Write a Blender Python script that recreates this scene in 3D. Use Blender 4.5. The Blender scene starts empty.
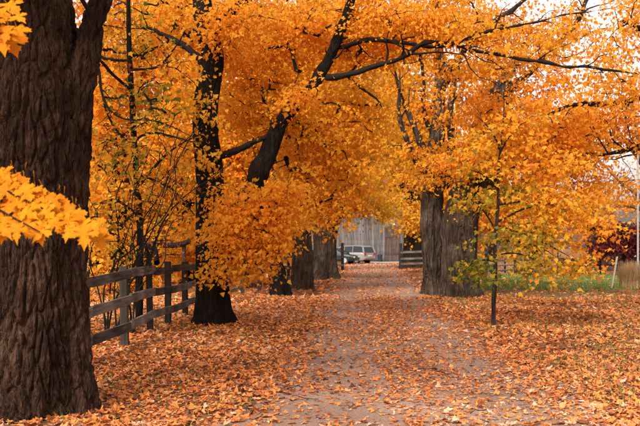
import bpy, math, random
import numpy as np
from mathutils import Vector, Matrix, noise as mnoise

# ------------------------------------------------------------------ camera, sky, sun, exposure
scene = bpy.context.scene
C = scene.collection
F = 889.0          # focal length in photo pixels (50 mm on a 36 mm, 640 px wide frame)
HY, EYE = 247.0, 1.5
cam_d = bpy.data.cameras.new('camera'); cam = bpy.data.objects.new('camera', cam_d); C.objects.link(cam)
cam.location = (0, 0, EYE); cam.rotation_euler = (math.radians(90), 0, 0)
cam_d.lens = 50; cam_d.sensor_width = 36; cam_d.shift_y = (HY - 213) / 640
cam_d.clip_end = 2000; cam_d.clip_start = 0.1
cam_d.dof.use_dof = True; cam_d.dof.focus_distance = 10.5; cam_d.dof.aperture_fstop = 5.0
scene.camera = cam

SUN_EL, SUN_ROT = math.radians(40), math.radians(205)   # rotation clockwise from +Y
sun_dir = Vector((math.sin(SUN_ROT) * math.cos(SUN_EL), math.cos(SUN_ROT) * math.cos(SUN_EL), math.sin(SUN_EL)))
world = bpy.data.worlds.new('World'); scene.world = world; world.use_nodes = True
wn = world.node_tree.nodes; wl = world.node_tree.links
bg = wn['Background']; bg.inputs['Strength'].default_value = 0.15
sky = wn.new('ShaderNodeTexSky'); sky.sky_type = 'NISHITA'; sky.sun_disc = False
sky.sun_elevation = SUN_EL; sky.sun_rotation = SUN_ROT
sky.air_density = 1.0; sky.dust_density = 4.0; sky.ozone_density = 1.0
hs = wn.new('ShaderNodeHueSaturation'); hs.inputs['Saturation'].default_value = 0.12     # a closed pale cloud layer
mixc = wn.new('ShaderNodeMix'); mixc.data_type = 'RGBA'; mixc.blend_type = 'MULTIPLY'; mixc.inputs[0].default_value = 1.0
mixc.inputs[7].default_value = (1.0, 0.94, 0.88, 1)
wl.new(sky.outputs[0], hs.inputs['Color']); wl.new(hs.outputs[0], mixc.inputs[6]); wl.new(mixc.outputs[2], bg.inputs['Color'])

sun_l = bpy.data.lights.new('sun', 'SUN'); sun_l.energy = 1.5; sun_l.angle = math.radians(14); sun_l.color = (1.0, 0.90, 0.78)
sun_o = bpy.data.objects.new('sun', sun_l); C.objects.link(sun_o)
sun_o.rotation_euler = (-sun_dir).to_track_quat('-Z', 'Y').to_euler()

vs = scene.view_settings
vs.view_transform = 'Standard'; vs.look = 'None'; vs.gamma = 1; vs.use_curve_mapping = False
vs.exposure = 0.95

# ------------------------------------------------------------------ small maths
R = np.random.default_rng(7)
random.seed(7)

def P(px, py, d):
    """photo pixel at distance d -> a point of the place"""
    return np.array([(px - 320) / F * d, d, EYE + (HY - py) / F * d])

def _h(ix, iy, iz, seed):
    n = (ix.astype(np.uint32) * np.uint32(374761393) + iy.astype(np.uint32) * np.uint32(668265263)
         + iz.astype(np.uint32) * np.uint32(2246822519) + np.uint32(seed * 3266489917 % 4294967296))
    n = (n ^ (n >> np.uint32(13))) * np.uint32(1274126177)
    n = (n ^ (n >> np.uint32(16))) * np.uint32(2654435761)
    return ((n ^ (n >> np.uint32(15))) & np.uint32(0xffffff)).astype(np.float64) / 0xffffff

def vn(p, seed=0):
    """value noise 0..1 at points p (N,3)"""
    p = np.asarray(p, float)
    i = np.floor(p); f = p - i; f = f * f * (3 - 2 * f); i = i.astype(np.int64)
    r = 0
    for a in (0, 1):
        for b in (0, 1):
            for c in (0, 1):
                w = (f[:, 0] if a else 1 - f[:, 0]) * (f[:, 1] if b else 1 - f[:, 1]) * (f[:, 2] if c else 1 - f[:, 2])
                r = r + w * _h(i[:, 0] + a, i[:, 1] + b, i[:, 2] + c, seed)
    return r

def fbm(p, seed=0, oct=3):
    s = 0; a = 0.5; t = 0
    for k in range(oct):
        s = s + a * vn(np.asarray(p) * 2 ** k, seed + k * 17); t += a; a *= 0.5
    return s / t

def cells(p, seed=0):
    """cellular noise: F2-F1 and a random value per cell"""
    p = np.asarray(p, float); i0 = np.floor(p).astype(np.int64); d1 = np.full(len(p), 9.0); d2 = d1.copy(); idv = np.zeros(len(p))
    for a in (-1, 0, 1):
        for b in (-1, 0, 1):
            for c in (-1, 0, 1):
                i = i0 + [a, b, c]
                q = i + np.stack([_h(i[:, 0], i[:, 1], i[:, 2], seed + k) for k in (1, 2, 3)], 1)
                d = np.sqrt(np.sum((q - p) ** 2, 1)); r = _h(i[:, 0], i[:, 1], i[:, 2], seed + 9)
                nw = d < d1; d2 = np.where(nw, d1, np.minimum(d2, d)); idv = np.where(nw, r, idv); d1 = np.where(nw, d, d1)
    return d2 - d1, idv

def unit(v):
    return v / np.maximum(np.linalg.norm(v, axis=-1, keepdims=True), 1e-9)

def catmull(pts, n):
    """smooth curve through pts (K,m) resampled to n points"""
    p = np.asarray(pts, float)
    if len(p) == 2: return p[0] + (p[1] - p[0]) * np.linspace(0, 1, n)[:, None]
    q = np.vstack([2 * p[0] - p[1], p, 2 * p[-1] - p[-2]])
    seg = np.linalg.norm(np.diff(p[:, :3], axis=0), axis=1); cum = np.concatenate([[0], np.cumsum(seg)])
    s = np.linspace(0, cum[-1], n); k = np.clip(np.searchsorted(cum, s, 'right') - 1, 0, len(p) - 2)
    t = ((s - cum[k]) / seg[k])[:, None]
    a, b, c, d = q[k], q[k + 1], q[k + 2], q[k + 3]
    return 0.5 * (2 * b + (c - a) * t + (2 * a - 5 * b + 4 * c - d) * t ** 2 + (3 * b - a - 3 * c + d) * t ** 3)

# ------------------------------------------------------------------ mesh helpers
def mesh(name, v, f, mat, smooth=False, hue=None):
    """v (N,3), f (M,3 or 4): one mesh; hue: one float per face"""
    v = np.asarray(v, np.float32); f = np.asarray(f, np.int32)
    me = bpy.data.meshes.new(name)
    me.vertices.add(len(v)); me.vertices.foreach_set('co', v.ravel())
    n = f.shape[1]
    me.loops.add(f.size); me.loops.foreach_set('vertex_index', f.ravel())
    me.polygons.add(len(f)); me.polygons.foreach_set('loop_start', np.arange(0, f.size, n, dtype=np.int32))
    if hue is not None:
        at = me.attributes.new('hue', 'FLOAT', 'FACE'); at.data.foreach_set('value', np.asarray(hue, np.float32))
    me.polygons.foreach_set('use_smooth', np.full(len(f), smooth))
    me.update(calc_edges=True)
    if mat: me.materials.append(mat)
    return me

def link(name, me, parent=None, loc=None):
    o = bpy.data.objects.new(name, me); C.objects.link(o)
    if parent is not None: o.parent = parent
    if loc is not None: o.location = loc
    return o

def tag(o, label=None, cat=None, group=None, kind=None):
    if label: o['label'] = label
    if cat: o['category'] = cat
    if group: o['group'] = group
    if kind: o['kind'] = kind
    return o

def thing(name, label, cat, loc=(0, 0, 0), rz=0, group=None):
    o = bpy.data.objects.new(name, None); C.objects.link(o); o.empty_display_size = 0.1
    o.location = loc; o.rotation_euler = (0, 0, rz)
    return tag(o, label, cat, group)

class MB:
    """collects boxes, prisms and tubes; build() links ONE mesh"""
    def __init__(s): s.v = []; s.f = []
    def add(s, v, f):
        o = len(s.v); s.v += [tuple(map(float, q)) for q in v]; s.f += [tuple(int(i) + o for i in q) for q in f]; return s
    def box(s, a, b, j=0.0):
        v = [(x, y, z) for x in (a[0], b[0]) for y in (a[1], b[1]) for z in (a[2], b[2])]
        if j: v = [tuple(c + random.uniform(-j, j) for c in q) for q in v]
        return s.add(v, [(0, 1, 3, 2), (4, 6, 7, 5), (0, 4, 5, 1), (2, 3, 7, 6), (0, 2, 6, 4), (1, 5, 7, 3)])
    def beam(s, a, b, w, h, j=0.0):
        """bar from a to b, w thick across, h high"""
        a = Vector(a); b = Vector(b); d = (b - a).normalized(); up = Vector((0, 0, 1))
        if abs(d.z) > 0.9: up = Vector((0, 1, 0))
        sd = d.cross(up).normalized(); u = sd.cross(d)
        v = [p + sd * (w / 2 * i) + u * (h / 2 * k) for p in (a, b) for i in (-1, 1) for k in (-1, 1)]
        if j: v = [q + Vector([random.uniform(-j, j) for _ in range(3)]) for q in v]
        return s.add(v, [(0, 1, 3, 2), (4, 6, 7, 5), (0, 4, 5, 1), (2, 3, 7, 6), (0, 2, 6, 4), (1, 5, 7, 3)])
    def cyl(s, a, b, r, n=16, r2=None):
        a = Vector(a); b = Vector(b); d = (b - a).normalized(); r2 = r if r2 is None else r2
        u = d.orthogonal().normalized(); w = d.cross(u)
        v = []
        for p, q in ((a, r), (b, r2)):
            v += [p + (u * math.cos(2 * math.pi * k / n) + w * math.sin(2 * math.pi * k / n)) * q for k in range(n)]
        return s.add(v, [(k, (k + 1) % n, n + (k + 1) % n, n + k) for k in range(n)] + [tuple(range(n))[::-1], tuple(range(n, 2 * n))])
    def me(s, name, mat, smooth=False, bevel=0):
        m = bpy.data.meshes.new(name); m.from_pydata(s.v, [], s.f); m.materials.append(mat)
        if bevel:
            import bmesh
            b = bmesh.new(); b.from_mesh(m)
            bmesh.ops.bevel(b, geom=list(b.edges), offset=bevel, segments=1, affect='EDGES', clamp_overlap=True)
            b.to_mesh(m); b.free()
        if smooth: m.polygons.foreach_set('use_smooth', [True] * len(m.polygons))
        m.update(); return m
    def build(s, name, mat, parent=None, smooth=False, bevel=0):
        return link(name, s.me(name, mat, smooth, bevel), parent)

# ------------------------------------------------------------------ materials
def newmat(name):
    m = bpy.data.materials.new(name); m.use_nodes = True
    nt = m.node_tree; b = nt.nodes['Principled BSDF']
    return m, nt, b
def node(nt, t, **kw):
    n = nt.nodes.new(t)
    for k, v in kw.items(): setattr(n, k, v)
    return n
def ramp(nt, stops, interp='LINEAR'):
    r = nt.nodes.new('ShaderNodeValToRGB'); r.color_ramp.interpolation = interp
    e = r.color_ramp.elements
    while len(e) < len(stops): e.new(0.5)
    for q, (p, c) in zip(e, stops): q.position = p; q.color = (*c, 1)
    return r
def flat(name, col, rough=0.6, metal=0.0, spec=0.5, var=0.0, scale=6.0):
    m, nt, b = newmat(name)
    b.inputs['Roughness'].default_value = rough; b.inputs['Metallic'].default_value = metal
    b.inputs['Specular IOR Level'].default_value = spec
    if var:
        tc = node(nt, 'ShaderNodeTexCoord'); nz = node(nt, 'ShaderNodeTexNoise'); nz.inputs['Scale'].default_value = scale; nz.inputs['Detail'].default_value = 6
        nt.links.new(tc.outputs['Object'], nz.inputs['Vector'])
        r = ramp(nt, [(0.3, tuple(c * (1 - var) for c in col)), (0.7, tuple(min(1, c * (1 + var)) for c in col))])
        nt.links.new(nz.outputs['Fac'], r.inputs['Fac']); nt.links.new(r.outputs['Color'], b.inputs['Base Color'])
    else: b.inputs['Base Color'].default_value = (*col, 1)
    return m

def leaf_mat(name, stops, trans=0.56, rough=0.65, spec=0.06):
    m, nt, b = newmat(name)
    at = node(nt, 'ShaderNodeAttribute', attribute_name='hue')
    r = ramp(nt, stops); nt.links.new(at.outputs['Fac'], r.inputs['Fac'])
    b.inputs['Roughness'].default_value = rough; b.inputs['Specular IOR Level'].default_value = spec
    nt.links.new(r.outputs['Color'], b.inputs['Base Color'])
    tr = node(nt, 'ShaderNodeBsdfTranslucent'); mx = node(nt, 'ShaderNodeMixShader'); mx.inputs[0].default_value = trans
    nt.links.new(r.outputs['Color'], tr.inputs['Color'])
    nt.links.new(b.outputs[0], mx.inputs[1]); nt.links.new(tr.outputs[0], mx.inputs[2])
    nt.links.new(mx.outputs[0], nt.nodes['Material Output'].inputs['Surface'])
    return m

LEAF = leaf_mat('maple_leaf', [(0.0, (0.09, 0.14, 0.025)), (0.22, (0.27, 0.23, 0.03)), (0.40, (0.78, 0.47, 0.045)),
                               (0.58, (0.82, 0.385, 0.036)), (0.78, (0.77, 0.265, 0.022)), (0.92, (0.42, 0.11, 0.025)), (1.0, (0.18, 0.05, 0.025))])
NEARLEAF = leaf_mat('near_maple_leaf', [(0.0, (0.66, 0.265, 0.012)), (0.7, (0.62, 0.19, 0.009)), (1.0, (0.30, 0.075, 0.012))], trans=0.33)
LITTER = leaf_mat('fallen_leaf', [(0.0, (0.10, 0.045, 0.03)), (0.25, (0.34, 0.115, 0.05)), (0.5, (0.62, 0.20, 0.055)),
                                  (0.7, (0.74, 0.29, 0.075)), (0.85, (0.66, 0.35, 0.21)), (1.0, (0.76, 0.47, 0.31))], trans=0.15, rough=0.7, spec=0.08)
GREEN = leaf_mat('grass_blade', [(0.0, (0.09, 0.15, 0.04)), (0.6, (0.17, 0.235, 0.06)), (1.0, (0.38, 0.32, 0.11))], trans=0.3)
STRAW = leaf_mat('dry_grass', [(0.0, (0.30, 0.17, 0.08)), (1.0, (0.60, 0.40, 0.22))], trans=0.3)
SHRUB = leaf_mat('shrub_leaf', [(0.0, (0.05, 0.11, 0.03)), (1.0, (0.14, 0.22, 0.05))], trans=0.3)
REDLEAF = leaf_mat('dark_red_leaf', [(0.0, (0.07, 0.012, 0.018)), (1.0, (0.20, 0.03, 0.03))], trans=0.3)

def bark_mat(name, c0, c1, c2, scale=1.0, bump=0.6):
    m, nt, b = newmat(name)
    geo = node(nt, 'ShaderNodeNewGeometry'); mp = node(nt, 'ShaderNodeMapping'); mp.inputs['Scale'].default_value = (1, 1, 0.22)
    nt.links.new(geo.outputs['Position'], mp.inputs['Vector'])
    n1 = node(nt, 'ShaderNodeTexNoise'); n1.inputs['Scale'].default_value = 22 * scale; n1.inputs['Detail'].default_value = 8; n1.inputs['Roughness'].default_value = 0.65
    nt.links.new(mp.outputs[0], n1.inputs['Vector'])
    n2 = node(nt, 'ShaderNodeTexNoise'); n2.inputs['Scale'].default_value = 2.2; n2.inputs['Detail'].default_value = 5
    nt.links.new(geo.outputs['Position'], n2.inputs['Vector'])
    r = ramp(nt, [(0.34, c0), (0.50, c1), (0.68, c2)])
    mx = node(nt, 'ShaderNodeMath', operation='MULTIPLY_ADD'); mx.inputs[1].default_value = 0.55
    md = node(nt, 'ShaderNodeMath', operation='MULTIPLY'); md.inputs[1].default_value = 0.45
    nt.links.new(n2.outputs['Fac'], md.inputs[0]); nt.links.new(n1.outputs['Fac'], mx.inputs[0]); nt.links.new(md.outputs[0], mx.inputs[2])
    nt.links.new(mx.outputs[0], r.inputs['Fac']); nt.links.new(r.outputs['Color'], b.inputs['Base Color'])
    # plates: cracks where a stretched noise crosses its middle
    mp2 = node(nt, 'ShaderNodeMapping'); mp2.inputs['Scale'].default_value = (1, 1, 0.16); nt.links.new(geo.outputs['Position'], mp2.inputs['Vector'])
    n3 = node(nt, 'ShaderNodeTexNoise'); n3.inputs['Scale'].default_value = 13 * scale; n3.inputs['Detail'].default_value = 3; n3.inputs['Distortion'].default_value = 0.6
    nt.links.new(mp2.outputs[0], n3.inputs['Vector'])
    s1 = node(nt, 'ShaderNodeMath', operation='SUBTRACT'); s1.inputs[1].default_value = 0.5; nt.links.new(n3.outputs['Fac'], s1.inputs[0])
    s2 = node(nt, 'ShaderNodeMath', operation='ABSOLUTE'); nt.links.new(s1.outputs[0], s2.inputs[0])
    s3 = node(nt, 'ShaderNodeMath', operation='MULTIPLY'); s3.inputs[1].default_value = 9.0; s3.use_clamp = True; nt.links.new(s2.outputs[0], s3.inputs[0])
    s4 = node(nt, 'ShaderNodeMath', operation='MULTIPLY_ADD'); s4.inputs[1].default_value = 1.3; nt.links.new(n1.outputs['Fac'], s4.inputs[0]); nt.links.new(s3.outputs[0], s4.inputs[2])
    bp = node(nt, 'ShaderNodeBump'); bp.inputs['Strength'].default_value = bump; bp.inputs['Distance'].default_value = 0.035 / scale
    nt.links.new(s4.outputs[0], bp.inputs['Height']); nt.links.new(bp.outputs[0], b.inputs['Normal'])
    b.inputs['Roughness'].default_value = 0.95; b.inputs['Specular IOR Level'].default_value = 0.12
    return m
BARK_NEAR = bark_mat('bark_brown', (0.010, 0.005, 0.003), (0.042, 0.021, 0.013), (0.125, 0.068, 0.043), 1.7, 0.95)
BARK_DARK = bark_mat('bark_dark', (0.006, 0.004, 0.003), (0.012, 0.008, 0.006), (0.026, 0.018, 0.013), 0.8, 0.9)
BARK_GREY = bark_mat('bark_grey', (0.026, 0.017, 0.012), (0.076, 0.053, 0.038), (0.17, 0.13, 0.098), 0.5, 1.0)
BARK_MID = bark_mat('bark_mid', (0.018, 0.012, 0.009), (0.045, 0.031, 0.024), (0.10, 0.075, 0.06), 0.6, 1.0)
TWIG = flat('twig_bark', (0.012, 0.008, 0.006), 0.85, spec=0.2)
TWIG_PALE = flat('twig_bark_pale', (0.13, 0.08, 0.06), 0.85, spec=0.2)

def wood_mat(name, c0, c1, c2, axis=2, scale=14):
    """weathered wood, grain along one object axis"""
    m, nt, b = newmat(name)
    tc = node(nt, 'ShaderNodeTexCoord'); mp = node(nt, 'ShaderNodeMapping')
    s = [1, 1, 1]; s[axis] = 0.06; mp.inputs['Scale'].default_value = s
    oi = node(nt, 'ShaderNodeObjectInfo'); ad = node(nt, 'ShaderNodeVectorMath', operation='ADD'); cx = node(nt, 'ShaderNodeCombineXYZ')
    ml = node(nt, 'ShaderNodeMath', operation='MULTIPLY'); ml.inputs[1].default_value = 37.0
    nt.links.new(oi.outputs['Random'], ml.inputs[0])
    for k in range(3): nt.links.new(ml.outputs[0], cx.inputs[k])
    nt.links.new(tc.outputs['Object'], mp.inputs['Vector']); nt.links.new(mp.outputs[0], ad.inputs[0]); nt.links.new(cx.outputs[0], ad.inputs[1])
    n1 = node(nt, 'ShaderNodeTexNoise'); n1.inputs['Scale'].default_value = scale; n1.inputs['Detail'].default_value = 8; n1.inputs['Roughness'].default_value = 0.65
    nt.links.new(ad.outputs[0], n1.inputs['Vector'])
    n2 = node(nt, 'ShaderNodeTexNoise'); n2.inputs['Scale'].default_value = 1.7; n2.inputs['Detail'].default_value = 3
    nt.links.new(tc.outputs['Object'], n2.inputs['Vector'])
    sm = node(nt, 'ShaderNodeMath', operation='ADD'); sm2 = node(nt, 'ShaderNodeMath', operation='MULTIPLY_ADD'); sm2.inputs[1].default_value = 0.16; sm2.inputs[2].default_value = -0.08
    nt.links.new(oi.outputs['Random'], sm2.inputs[0])
    av = node(nt, 'ShaderNodeMath', operation='MULTIPLY_ADD'); av.inputs[1].default_value = 0.6
    hv = node(nt, 'ShaderNodeMath', operation='MULTIPLY'); hv.inputs[1].default_value = 0.4
    nt.links.new(n2.outputs['Fac'], hv.inputs[0]); nt.links.new(n1.outputs['Fac'], av.inputs[0]); nt.links.new(hv.outputs[0], av.inputs[2])
    nt.links.new(av.outputs[0], sm.inputs[0]); nt.links.new(sm2.outputs[0], sm.inputs[1])
    r = ramp(nt, [(0.36, c0), (0.5, c1), (0.66, c2)])
    nt.links.new(sm.outputs[0], r.inputs['Fac']); nt.links.new(r.outputs['Color'], b.inputs['Base Color'])
    bp = node(nt, 'ShaderNodeBump'); bp.inputs['Strength'].default_value = 0.4; bp.inputs['Distance'].default_value = 0.01
    nt.links.new(n1.outputs['Fac'], bp.inputs['Height']); nt.links.new(bp.outputs[0], b.inputs['Normal'])
    b.inputs['Roughness'].default_value = 0.85; b.inputs['Specular IOR Level'].default_value = 0.25
    return m
FENCE_R = wood_mat('fence_wood', (0.02, 0.015, 0.013), (0.075, 0.061, 0.054), (0.21, 0.18, 0.165), axis=1, scale=34)
FENCE_P = wood_mat('fence_post_wood', (0.012, 0.009, 0.007), (0.03, 0.022, 0.017), (0.06, 0.047, 0.038), axis=2)
BARNW = wood_mat('barn_board', (0.06, 0.055, 0.053), (0.13, 0.122, 0.12), (0.225, 0.212, 0.207), axis=2, scale=9)
BARND = wood_mat('barn_door_board', (0.04, 0.025, 0.02), (0.082, 0.054, 0.045), (0.135, 0.095, 0.082), axis=2, scale=9)

def ground_mat(name, stops, sc=30.0, big=0.7, bump=0.5):
    m, nt, b = newmat(name)
    geo = node(nt, 'ShaderNodeNewGeometry')
    n1 = node(nt, 'ShaderNodeTexNoise'); n1.inputs['Scale'].default_value = sc; n1.inputs['Detail'].default_value = 7; n1.inputs['Roughness'].default_value = 0.7
    n2 = node(nt, 'ShaderNodeTexNoise'); n2.inputs['Scale'].default_value = big; n2.inputs['Detail'].default_value = 4
    for n in (n1, n2): nt.links.new(geo.outputs['Position'], n.inputs['Vector'])
    av = node(nt, 'ShaderNodeMath', operation='MULTIPLY_ADD'); av.inputs[1].default_value = 0.6
    hv = node(nt, 'ShaderNodeMath', operation='MULTIPLY'); hv.inputs[1].default_value = 0.4
    nt.links.new(n2.outputs['Fac'], hv.inputs[0]); nt.links.new(n1.outputs['Fac'], av.inputs[0]); nt.links.new(hv.outputs[0], av.inputs[2])
    r = ramp(nt, stops); nt.links.new(av.outputs[0], r.inputs['Fac']); nt.links.new(r.outputs['Color'], b.inputs['Base Color'])
    bp = node(nt, 'ShaderNodeBump'); bp.inputs['Strength'].default_value = bump; bp.inputs['Distance'].default_value = 0.03
    nt.links.new(n1.outputs['Fac'], bp.inputs['Height']); nt.links.new(bp.outputs[0], b.inputs['Normal'])
    b.inputs['Roughness'].default_value = 0.95; b.inputs['Specular IOR Level'].default_value = 0.15
    return m
SOIL = ground_mat('leafy_soil', [(0.36, (0.06, 0.05, 0.02)), (0.46, (0.15, 0.085, 0.04)), (0.55, (0.30, 0.12, 0.05)), (0.68, (0.40, 0.20, 0.10))])
DIRT = ground_mat('packed_dirt', [(0.34, (0.18, 0.108, 0.078)), (0.5, (0.35, 0.225, 0.17)), (0.66, (0.50, 0.35, 0.28))], sc=45, bump=0.7)
LAWN = ground_mat('lawn', [(0.35, (0.09, 0.14, 0.03)), (0.55, (0.15, 0.21, 0.05)), (0.7, (0.30, 0.24, 0.08))], sc=12)
CONC = ground_mat('concrete', [(0.3, (0.30, 0.28, 0.26)), (0.7, (0.45, 0.42, 0.40))], sc=8, bump=0.1)

# ------------------------------------------------------------------ ground
def drive_x(d): return 0.41 + 0.053 * np.asarray(d, float) + 0.10 * np.sin(np.asarray(d) * 0.16)
def gz(x, y):
    x = np.asarray(x, float); y = np.asarray(y, float)
    u = x - drive_x(y)
    z = 0.05 * np.sin(x * 0.55 + 1) * np.sin(y * 0.31) + 0.03 * np.sin(x * 1.7 + y * 0.9)
    z = z * np.clip(np.abs(u) / 2.5, 0.15, 1) - 0.035 * np.exp(-((np.abs(u) - 0.78) / 0.3) ** 2)
    return z * np.clip((90 - y) / 30, 0, 1)
def sheet(name, xs, ys, zoff, mat, warp=None):
    X, Y = np.meshgrid(xs, ys)
    if warp is not None: X = warp(X, Y)
    nx = len(xs); ny = len(ys)
    v = np.stack([X.ravel(), Y.ravel(), gz(X.ravel(), Y.ravel()) + zoff], 1)
    i = np.arange(ny - 1)[:, None] * nx + np.arange(nx - 1)[None]
    f = np.stack([i, i + 1, i + 1 + nx, i + nx], -1).reshape(-1, 4)
    return tag(link(name, mesh(name, v, f, mat, True)), kind='structure')
xs = np.concatenate([-np.geomspace(12, 500, 14)[::-1], np.arange(-11.8, 18, 0.2), np.geomspace(18.2, 500, 14)])
ys = np.concatenate([[-200, -60, -20, -8, 0], np.arange(3, 50, 0.25), np.arange(50, 92, 1.0), np.geomspace(92.5, 700, 14)])
sheet('ground', xs, ys, 0.0, SOIL)
# the driveway: a strip of packed dirt with ragged edges
dy = np.concatenate([[-20, -5], np.arange(2, 60, 0.15), np.arange(60, 80.6, 1.0)])
def dwarp(U, Y):
    e = 1.65 + 0.5 * (fbm(np.stack([Y.ravel() * 0.8, np.sign(U.ravel()) * 9, 0 * Y.ravel()], 1), 5).reshape(Y.shape) - 0.5) + 0.25 * (fbm(np.stack([Y.ravel() * 4, np.sign(U.ravel()) * 9, 0 * Y.ravel()], 1), 6).reshape(Y.shape) - 0.5)
    wide = np.clip((Y - 58) / 16, 0, 1) * 2.0
    return drive_x(Y) + U * (e + wide)
sheet('driveway', np.linspace(-1, 1, 19), dy, 0.006, DIRT, dwarp)
# lawn on the right behind the maples
def lwarp(U, Y): return 5.6 + 0.16 * (Y - 30) + U * 30 + 0.6 * np.sin(Y * 0.9) * (1 - U)
sheet('lawn', np.linspace(0, 1, 40), np.arange(30.5, 47, 0.5), 0.008, LAWN, lwarp)

# ------------------------------------------------------------------ leaf shapes
def star(pts):
    """outline -> fan from the stalk, slightly folded along the midrib"""
    p = np.array(pts, float); n = len(p)
    z = np.abs(p[:, 0]) * 0.22 - 0.10 * np.clip(p[:, 1] - 0.4, 0, 1) ** 2
    v = np.column_stack([p, z]); f = [(0, k, k + 1) for k in range(1, n - 1)]
    return v, np.array(f)
half = [(0.34, -0.05), (0.37, 0.12), (0.57, 0.22), (0.58, 0.48), (0.34, 0.50), (0.27, 0.70), (0.0, 1.0)]
out = [(0.0, 0.0)] + half + [(-x, y) for x, y in half[:-1][::-1]]
L_FULL = star(out)
mid = [(0.38, -0.02), (0.35, 0.15), (0.60, 0.40), (0.27, 0.50), (0.0, 1.0)]
L_MID = star([(0.0, 0.03)] + mid + [(-x, y) for x, y in mid[:-1][::-1]])
L_LOW = (np.array([(0, 0, 0), (0.50, 0.22, 0.10), (0.33, 0.52, 0.06), (0, 1, -0.12), (-0.33, 0.52, 0.06), (-0.50, 0.22, 0.10)], float),
         np.array([(0, 1, 2), (0, 2, 3), (0, 3, 4), (0, 4, 5)]))
L_MIN = (np.array([(0, 0, 0), (0.5, 0.42, 0.09), (0, 1, -0.1), (-0.5, 0.42, 0.09)], float), np.array([(0, 1, 2), (0, 2, 3)]))

def leaves(tmpl, pos, tip, nrm, size, curl=0.25):
    """arrays of N leaves -> vertices and triangles"""
    tv, tf = tmpl; N = len(pos)
    t = unit(tip); n = nrm - t * np.sum(nrm * t, 1, keepdims=True); n = unit(n); s = np.cross(t, n)
    L = np.repeat(tv[None], N, 0)
    cy = R.normal(0, curl, N)[:, None]; cx = R.normal(0, curl * 1.2, N)[:, None]; tw = R.normal(0, curl, N)[:, None]
    L[:, :, 2] += cy * L[:, :, 1] ** 2 + cx * L[:, :, 0] ** 2 * 1.5 + tw * L[:, :, 0] * L[:, :, 1]
    L[:, :, 0] *= R.uniform(0.8, 1.15, N)[:, None]
    L *= np.asarray(size)[:, None, None] if np.ndim(size) else size
    v = pos[:, None] + L[:, :, 0:1] * s[:, None] + L[:, :, 1:2] * t[:, None] + L[:, :, 2:3] * n[:, None]
    f = tf[None] + (np.arange(N) * len(tv))[:, None, None]
    return v.reshape(-1, 3), f.reshape(-1, 3), len(tf)

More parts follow.
